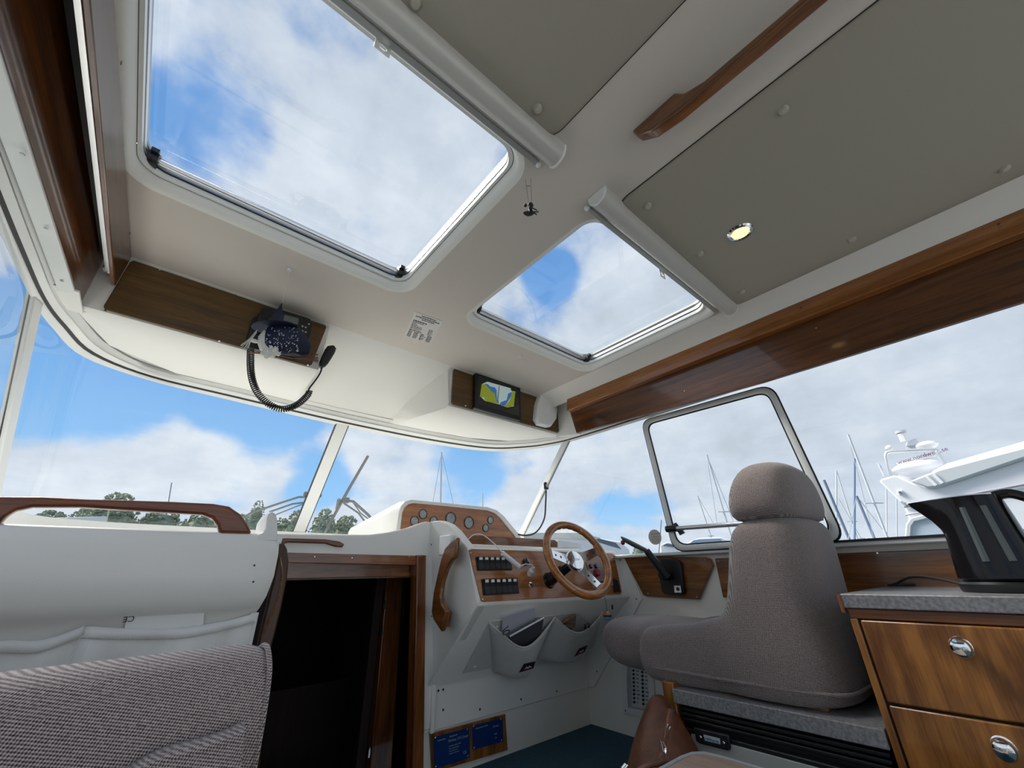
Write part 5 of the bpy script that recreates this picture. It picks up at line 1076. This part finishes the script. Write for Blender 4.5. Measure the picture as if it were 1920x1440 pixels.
# ================================================================== MARINA BEYOND
wt = B().add([(-600, -600, -1.55), (900, -600, -1.55), (900, 900, -1.55), (-600, 900, -1.55)], [(0, 1, 2, 3)]).build('sea', WATER, smooth=False); wt['kind'] = 'structure'
def at_r(px, py, R_): d = ray(px, py); d = d/math.hypot(d.x, d.y); return d*R_
def tree(px, py_top, wpx, R_, label, k, grp='trees on the far shore', cat='tree'):
    tp_ = at_r(px, py_top, R_); l_ = at_r(px-wpx/2, py_top, R_); rgt = at_r(px+wpx/2, py_top, R_); wid = (rgt-l_).length/2; hgt = tp_.z+1.5
    base = V((tp_.x, tp_.y, -1.5)); t = thing('shore_tree', label, cat, base, grp)
    random.seed(int(px)); b = B(); n = 700
    for i in range(n):
        u = random.uniform(0, 1); an = random.uniform(0, 6.283); v_ = random.uniform(.02, 1); rr3 = math.sqrt(max(.03, 1-(max(0, v_-.30)/.71)**2))*wid*random.uniform(.72, 1.0)
        c_ = base+V((math.cos(an)*rr3, math.sin(an)*rr3, hgt*v_)); s_ = max(.05, wid*random.uniform(.05, .11))
        a_ = V((random.uniform(-1, 1), random.uniform(-1, 1), random.uniform(-1, 1))).normalized(); b2 = a_.orthogonal().normalized(); c2 = a_.cross(b2)
        b.add([c_+a_*s_, c_+b2*s_, c_-a_*s_*.8, c_-b2*s_, c_+c2*s_*.8, c_-c2*s_*.8], [(0, 1, 4), (1, 2, 4), (2, 3, 4), (3, 0, 4), (1, 0, 5), (2, 1, 5), (3, 2, 5), (0, 3, 5)])
    b.ball(base+V((0, 0, hgt*.38)), wid*.84, wid*.84, hgt*.55, 14, 10)
    o = b.build('crown', LEAF[k % 3], t, smooth=False); B().tube([base-V((0, 0, .3)), base+V((0, 0, hgt*.4))], wid*.08, 8).build('trunk', W_BLACK, t)
TR = [(228, 926, 135, 95, 'tall round-topped tree far behind the port grab rail', 0), (100, 960, 150, 90, 'low dark tree seen under the left end of the long grab rail', 2), (165, 953, 110, 100, 'low tree left of the tall round-topped one', 1), (310, 952, 120, 100, 'low tree just right of the tall round-topped one', 2), (385, 960, 110, 90, 'small tree seen under the right end of the long grab rail', 0),
      (488, 938, 46, 80, 'narrow pointed tree beside the port locker corner', 0), (455, 965, 60, 85, 'broad tree half hidden by the port locker corner', 1), (530, 972, 70, 85, 'bushy tree left of the first wiper blade', 2), (560, 957, 60, 80, 'upright tree behind the port wiper blade', 0), (612, 955, 62, 80, 'tree behind the centre windscreen pillar', 1), (652, 968, 80, 85, 'round tree just right of the starboard wiper blade', 0), (688, 985, 60, 90, 'low tree beside the white instrument cowl', 2), (20, 968, 70, 95, 'low tree at the far left behind the grab rail', 1),
      (1195, 1022, 30, 120, 'small far tree beside the round window sticker', 2)]
for a in TR: tree(*a)
# shoreline
struct(B().add([V((-300, 40, -1.5)), V((300, 160, -1.5)), V((300, 165, 1.0)), V((-300, 60, 1.0))], [(0, 1, 2, 3)]).build('ground', LEAF[2], smooth=False))
def mast(p_top, p_bot, R_, r_, m, label, spread=0, stays=(), grp='sailing masts in the marina'):
    a_, c_ = at_r(*p_top, R_), at_r(*p_bot, R_); dd_ = (c_-a_); c_ = a_+dd_*((a_.z+1.6)/max(.1, -dd_.z)); t = thing('sailboat_mast', label, 'mast', c_, grp)
    B().tube([c_, a_], r_*.8, 8).build('spar', m, t)
    for f_, wd in ((.55, spread),):
        if wd: e = rt*wd; q = c_.lerp(a_, f_); B().tube([q-e, q+e], r_*.5, 5).build('spreader', m, t)
    for s_ in stays: B().tube([a_, at_r(*s_, R_)], r_*.22, 4).build('stay', RIG, t)
MS = [((828, 848), (826, 945), 60, .16, MAST, 'pale mast with two stays above the instrument cowl', .6, ((812, 940), (850, 945))),
      ((905, 925), (905, 952), 70, .10, MAST, 'short faint mast at the right end of the instrument cowl', .3, ()),
      ((1325, 853), (1366, 990), 40, .10, MAST, 'leaning pale mast seen through the opening window', .5, ((1345, 985), (1380, 990))),
      ((1308, 930), (1326, 985), 45, .08, MAST, 'short cream mast low in the opening window', .3, ((1340, 985),)),
      ((1545, 900), (1594, 1015), 35, .10, MASTD, 'dark leaning mast just right of the headrest', 0, ()),
      ((1568, 885), (1569, 1020), 38, .06, MAST, 'thin upright pale mast near the headrest', .3, ()),
      ((1590, 815), (1668, 1020), 30, .07, MAST, 'tallest pale mast leaning across the aft window', .5, ((1640, 1015),)),
      ((1602, 860), (1602, 1022), 36, .09, MASTB, 'upright blue mast in the middle of the aft window', 0, ()),
      ((1606, 930), (1643, 1018), 34, .09, MASTD, 'dark leaning mast right of the upright blue one', .4, ((1672, 1015), (1590, 1015))),
      ((1568, 882), (1610, 1018), 42, .06, MAST, 'faint pale mast crossing the dark leaning one', .4, ()),
      ((1662, 905), (1663, 1020), 33, .04, MAST, 'thin upright mast nearest the white motor yacht', 0, ()),
      ((1681, 930), (1682, 1018), 30, .035, MAST, 'thin upright pole against the yacht windscreen', 0, ()),
      ((1572, 935), (1620, 1020), 40, .05, MAST, 'faint mast leaning between dark and blue masts', .3, ()),
      ((1240, 975), (1236, 1030), 40, .05, MASTD, 'short dark pole above the round window sticker', 0, ()),
      ((207, 945), (199, 980), 55, .07, mat('cream_mast', (.70, .66, .45), .5), 'short cream pole among the low trees under the grab rail', 0, ()),
      ((322, 905), (312, 965), 50, .05, MASTD, 'thin dark pole behind the port grab rail', 0, ())]
for a in MS: mast(*a)
# low moored boats
def boat(name, label, pts, R_, m, depth, bits=()):
    P = [at_r(x, y, R_) for x, y in pts]; P = [V((p.x, p.y, -1.7)) if q[1] == 1060 else p for p, q in zip(P, pts)]; d_ = V((P[0].x, P[0].y, 0)).normalized()*depth; t = thing(name, label, 'boat', P[0]+V((0, 0, -.5)), 'moored boats')
    B().prism(P, d_).build('hull', m, t, bevel=.03)
    for nm, q, mm in bits: B().prism([at_r(x, y, R_-.02*R_*.1) for x, y in q], d_.normalized()*.12).build(nm, mm, t)
GLS = mat('dark_boat_glass', (.10, .14, .18), .1)
boat('moored_boat', 'white boat with cream cover beyond the steering wheel', [(965, 1060), (966, 1004), (1000, 1000), (1040, 998), (1085, 1002), (1130, 1010), (1165, 1016), (1180, 1030), (1190, 1060)], 12, YACHT, 4, [('cover', [(975, 1004), (1000, 999), (1085, 999), (1125, 1008), (1120, 1012), (975, 1008)], mat('cream_cover', (.62, .60, .52), .8)), ('windscreen', [(1100, 1012), (1125, 1010), (1155, 1018), (1165, 1030), (1110, 1030)], GLS), ('window_band', [(985, 1012), (1040, 1012), (1042, 1017), (985, 1017)], GLS)])
boat('moored_boat', 'small white boat with blue-grey windows in the opening window', [(1280, 1060), (1282, 1022), (1296, 1014), (1310, 1009), (1352, 1007), (1372, 1016), (1380, 1060)], 16, YACHT, 4, [('windscreen', [(1292, 1020), (1300, 1013), (1312, 1011), (1350, 1010), (1358, 1018)], mat('blue_grey_glass', (.25, .33, .45), .1))])
boat('moored_boat', 'low white boat behind the round window sticker', [(1232, 1060), (1238, 1022), (1252, 1016), (1270, 1020), (1275, 1060)], 22, YACHT, 4, [('window_band', [(1243, 1023), (1250, 1019), (1262, 1021), (1264, 1026)], GLS)])
boat('moored_boat', 'sailboat hull with blue boom cover at the foot of the masts', [(1600, 1060), (1602, 1022), (1655, 1020), (1665, 1013), (1672, 1020), (1700, 1022), (1702, 1060)], 30, YACHT, 5, [('boom_cover', [(1656, 1020), (1661, 1011), (1668, 1015), (1700, 1018), (1700, 1022), (1656, 1023)], BLUEC)])
boat('moored_boat', 'white boat with grey cover left of the port rail end', [(-40, 1060), (-40, 976), (60, 972), (200, 968), (200, 1060)], 40, YACHT, 5, [])
# big neighbouring motor yacht
XN = 7.0
yp = lambda x, y, d=0: at(x, y, x=XN+d)
t = thing('motor_yacht', 'big white motor yacht berthed alongside, beyond the kettle', 'yacht', (XN+1.5, .5, -1.5))
B().prism([yp(1702, 1120), yp(1697, 1012), yp(1697, 1003), yp(1703, 970), yp(1692, 945), yp(1650, 905), yp(1649, 899), yp(1672, 892), yp(1680, 891), yp(1733, 915), yp(1760, 912), yp(1920, 860), yp(2300, 740), yp(2300, 1120)], V((3.2, 0, 0))).build('superstructure', YACHT, t, bevel=.03)
B().prism([yp(1706, 902, -.08), yp(1722, 895, -.08), yp(1760, 880, -.08), yp(1920, 838, -.08), yp(2300, 715, -.08), yp(2300, 738, -.08), yp(1920, 860, -.08), yp(1760, 913, -.08), yp(1738, 915, -.08), yp(1728, 910, -.08)], V((.10, 0, 0))).build('grey_canopy_side', COVER, t, bevel=.02)
B().prism([yp(1740, 886, .1), yp(1775, 868, .1), yp(1920, 826, .1), yp(2300, 690, .1), yp(2300, 730, .1), yp(1920, 850, .1), yp(1760, 895, .1)], V((2.8, 0, 0))).build('white_canopy_top', YACHT, t, bevel=.05)
for q in ((1738, 893, 1756, 910), (1752, 890, 1768, 906)): B().tube([yp(q[0], q[1], -.09), yp(q[2], q[3], -.09)], .018, 6).build('canopy_seam', YACHT, t)
b = B().tube([yp(1695, 950, -.03), yp(1740, 942, -.03), yp(1850, 921, -.03), yp(1920, 908, -.03), yp(2200, 850, -.03)], .018, 6); b.build('rubbing_strake', mat('strake', (.45, .44, .48), .5), t)
b = B().tube([yp(1697, 966, -.03), yp(1728, 960, -.03)], .012, 6).build('lower_strake', mat('strake2', (.55, .55, .58), .5), t)
B().prism([yp(1703, 1030, -.03), yp(1707, 990, -.03), yp(1712, 978, -.03), yp(1722, 972, -.03), yp(1738, 970, -.03), yp(1765, 968, -.03), yp(1790, 1030, -.03)], V((.02, 0, 0))).build('side_window', mat('sky_glass', (.50, .58, .66), .05, spec=.8), t, bevel=.01)
B().tube([yp(x, y, -.04) for x, y in ((1701, 1030), (1705, 985), (1712, 975), (1740, 968))], .03, 6).build('window_surround', COVER, t)
B().tube(cr([yp(x, y, .6) for x, y in ((1668, 893), (1662, 865), (1661, 852), (1668, 847), (1700, 845), (1750, 843), (1758, 850), (1773, 872))], 6), .022, 8).build('radar_arch', ALU, t)
B().tube([yp(1671, 893, .6), yp(1662, 866, .6)], .02, 8).build('arch_leg', ALU, t)
B().prism([yp(x, y, .8) for x, y in ((1684, 894), (1684, 889), (1740, 885), (1745, 888), (1720, 896))], V((.6, 0, 0))).build('hardtop_edge', YACHT, t)
dm = yp(1724, 878, .9); B().ball(dm, .26, .30, .10, 20, 10).build('radar_dome', YACHT, t)
sg_ = [yp(x, y, .8) for x, y in ((1680, 868), (1742, 851), (1755, 853), (1750, 857), (1685, 873))]; o = B().prism(sg_, V((.05, 0, 0))).build('radar_scanner', YACHT, t, bevel=.005)
sgp = Pl((XN+.79, 0, 0), (0, -1, 0), (0, 0, 1)); q = yp(1684, 871, .79); e = yp(1740, 855, .79); ang = math.atan2(e.z-q.z, -(e.y-q.y))
text('www.nordwest.se', .075, sgp, (q-sgp.o).dot(sgp.ex), q.z, .004, mat('dark_red_print', (.20, .05, .08), .6), t, rot=ang)
B().prism([yp(x, y, .75) for x, y in ((1697, 834), (1702, 826), (1719, 821), (1724, 830), (1718, 834), (1700, 837))], V((.25, 0, 0))).build('searchlight', YACHT, t, bevel=.02)
B().prism([yp(x, y, .72) for x, y in ((1697, 843), (1697, 836), (1712, 842), (1728, 838), (1714, 844))], V((.3, 0, 0))).build('mount', COVER, t)
dm = yp(1738, 835, .7); B().ball(dm, .10, .115, .055, 16, 8).build('antenna_dome', YACHT, t); dm = yp(1667, 840, .7); B().ball(dm, .045, .045, .04, 12, 8).build('antenna_dome', YACHT, t)
B().tube([yp(1690, 813, .7), yp(1697, 828, .7)], .045, 10).build('mast_light', YACHT, t); B().disc(yp(1690, 812, .7), (0, 0, 1), .06, .03, 14).build('light_cap', COVER, t)
B().prism([yp(x, y, -.03) for x, y in ((1683, 921), (1691, 919), (1693, 926), (1685, 927))], V((.05, 0, 0))).build('side_light', YACHT, t); B().prism([yp(x, y, -.05) for x, y in ((1684, 922), (1689, 921), (1691, 925), (1686, 925))], V((.02, 0, 0))).build('light_lens', mat('olive_lens', (.12, .14, .10), .3), t)
B().tube([yp(x, y, -.05) for x, y in ((1690, 940), (1700, 950), (1697, 942))], .012, 6).build('bracket', ALU, t)
t = thing('flag', 'small blue and white flag on a staff beside the yacht arch', 'flag', yp(1658, 893, .5))
B().tube([yp(1658, 893, .5), yp(1646, 868, .5)], .012, 6).build('staff', MAST, t); B().prism([yp(x, y, .5) for x, y in ((1646, 871), (1651, 872), (1655, 881), (1655, 888), (1650, 878))], V((.01, 0, 0))).build('cloth', MASTB, t)
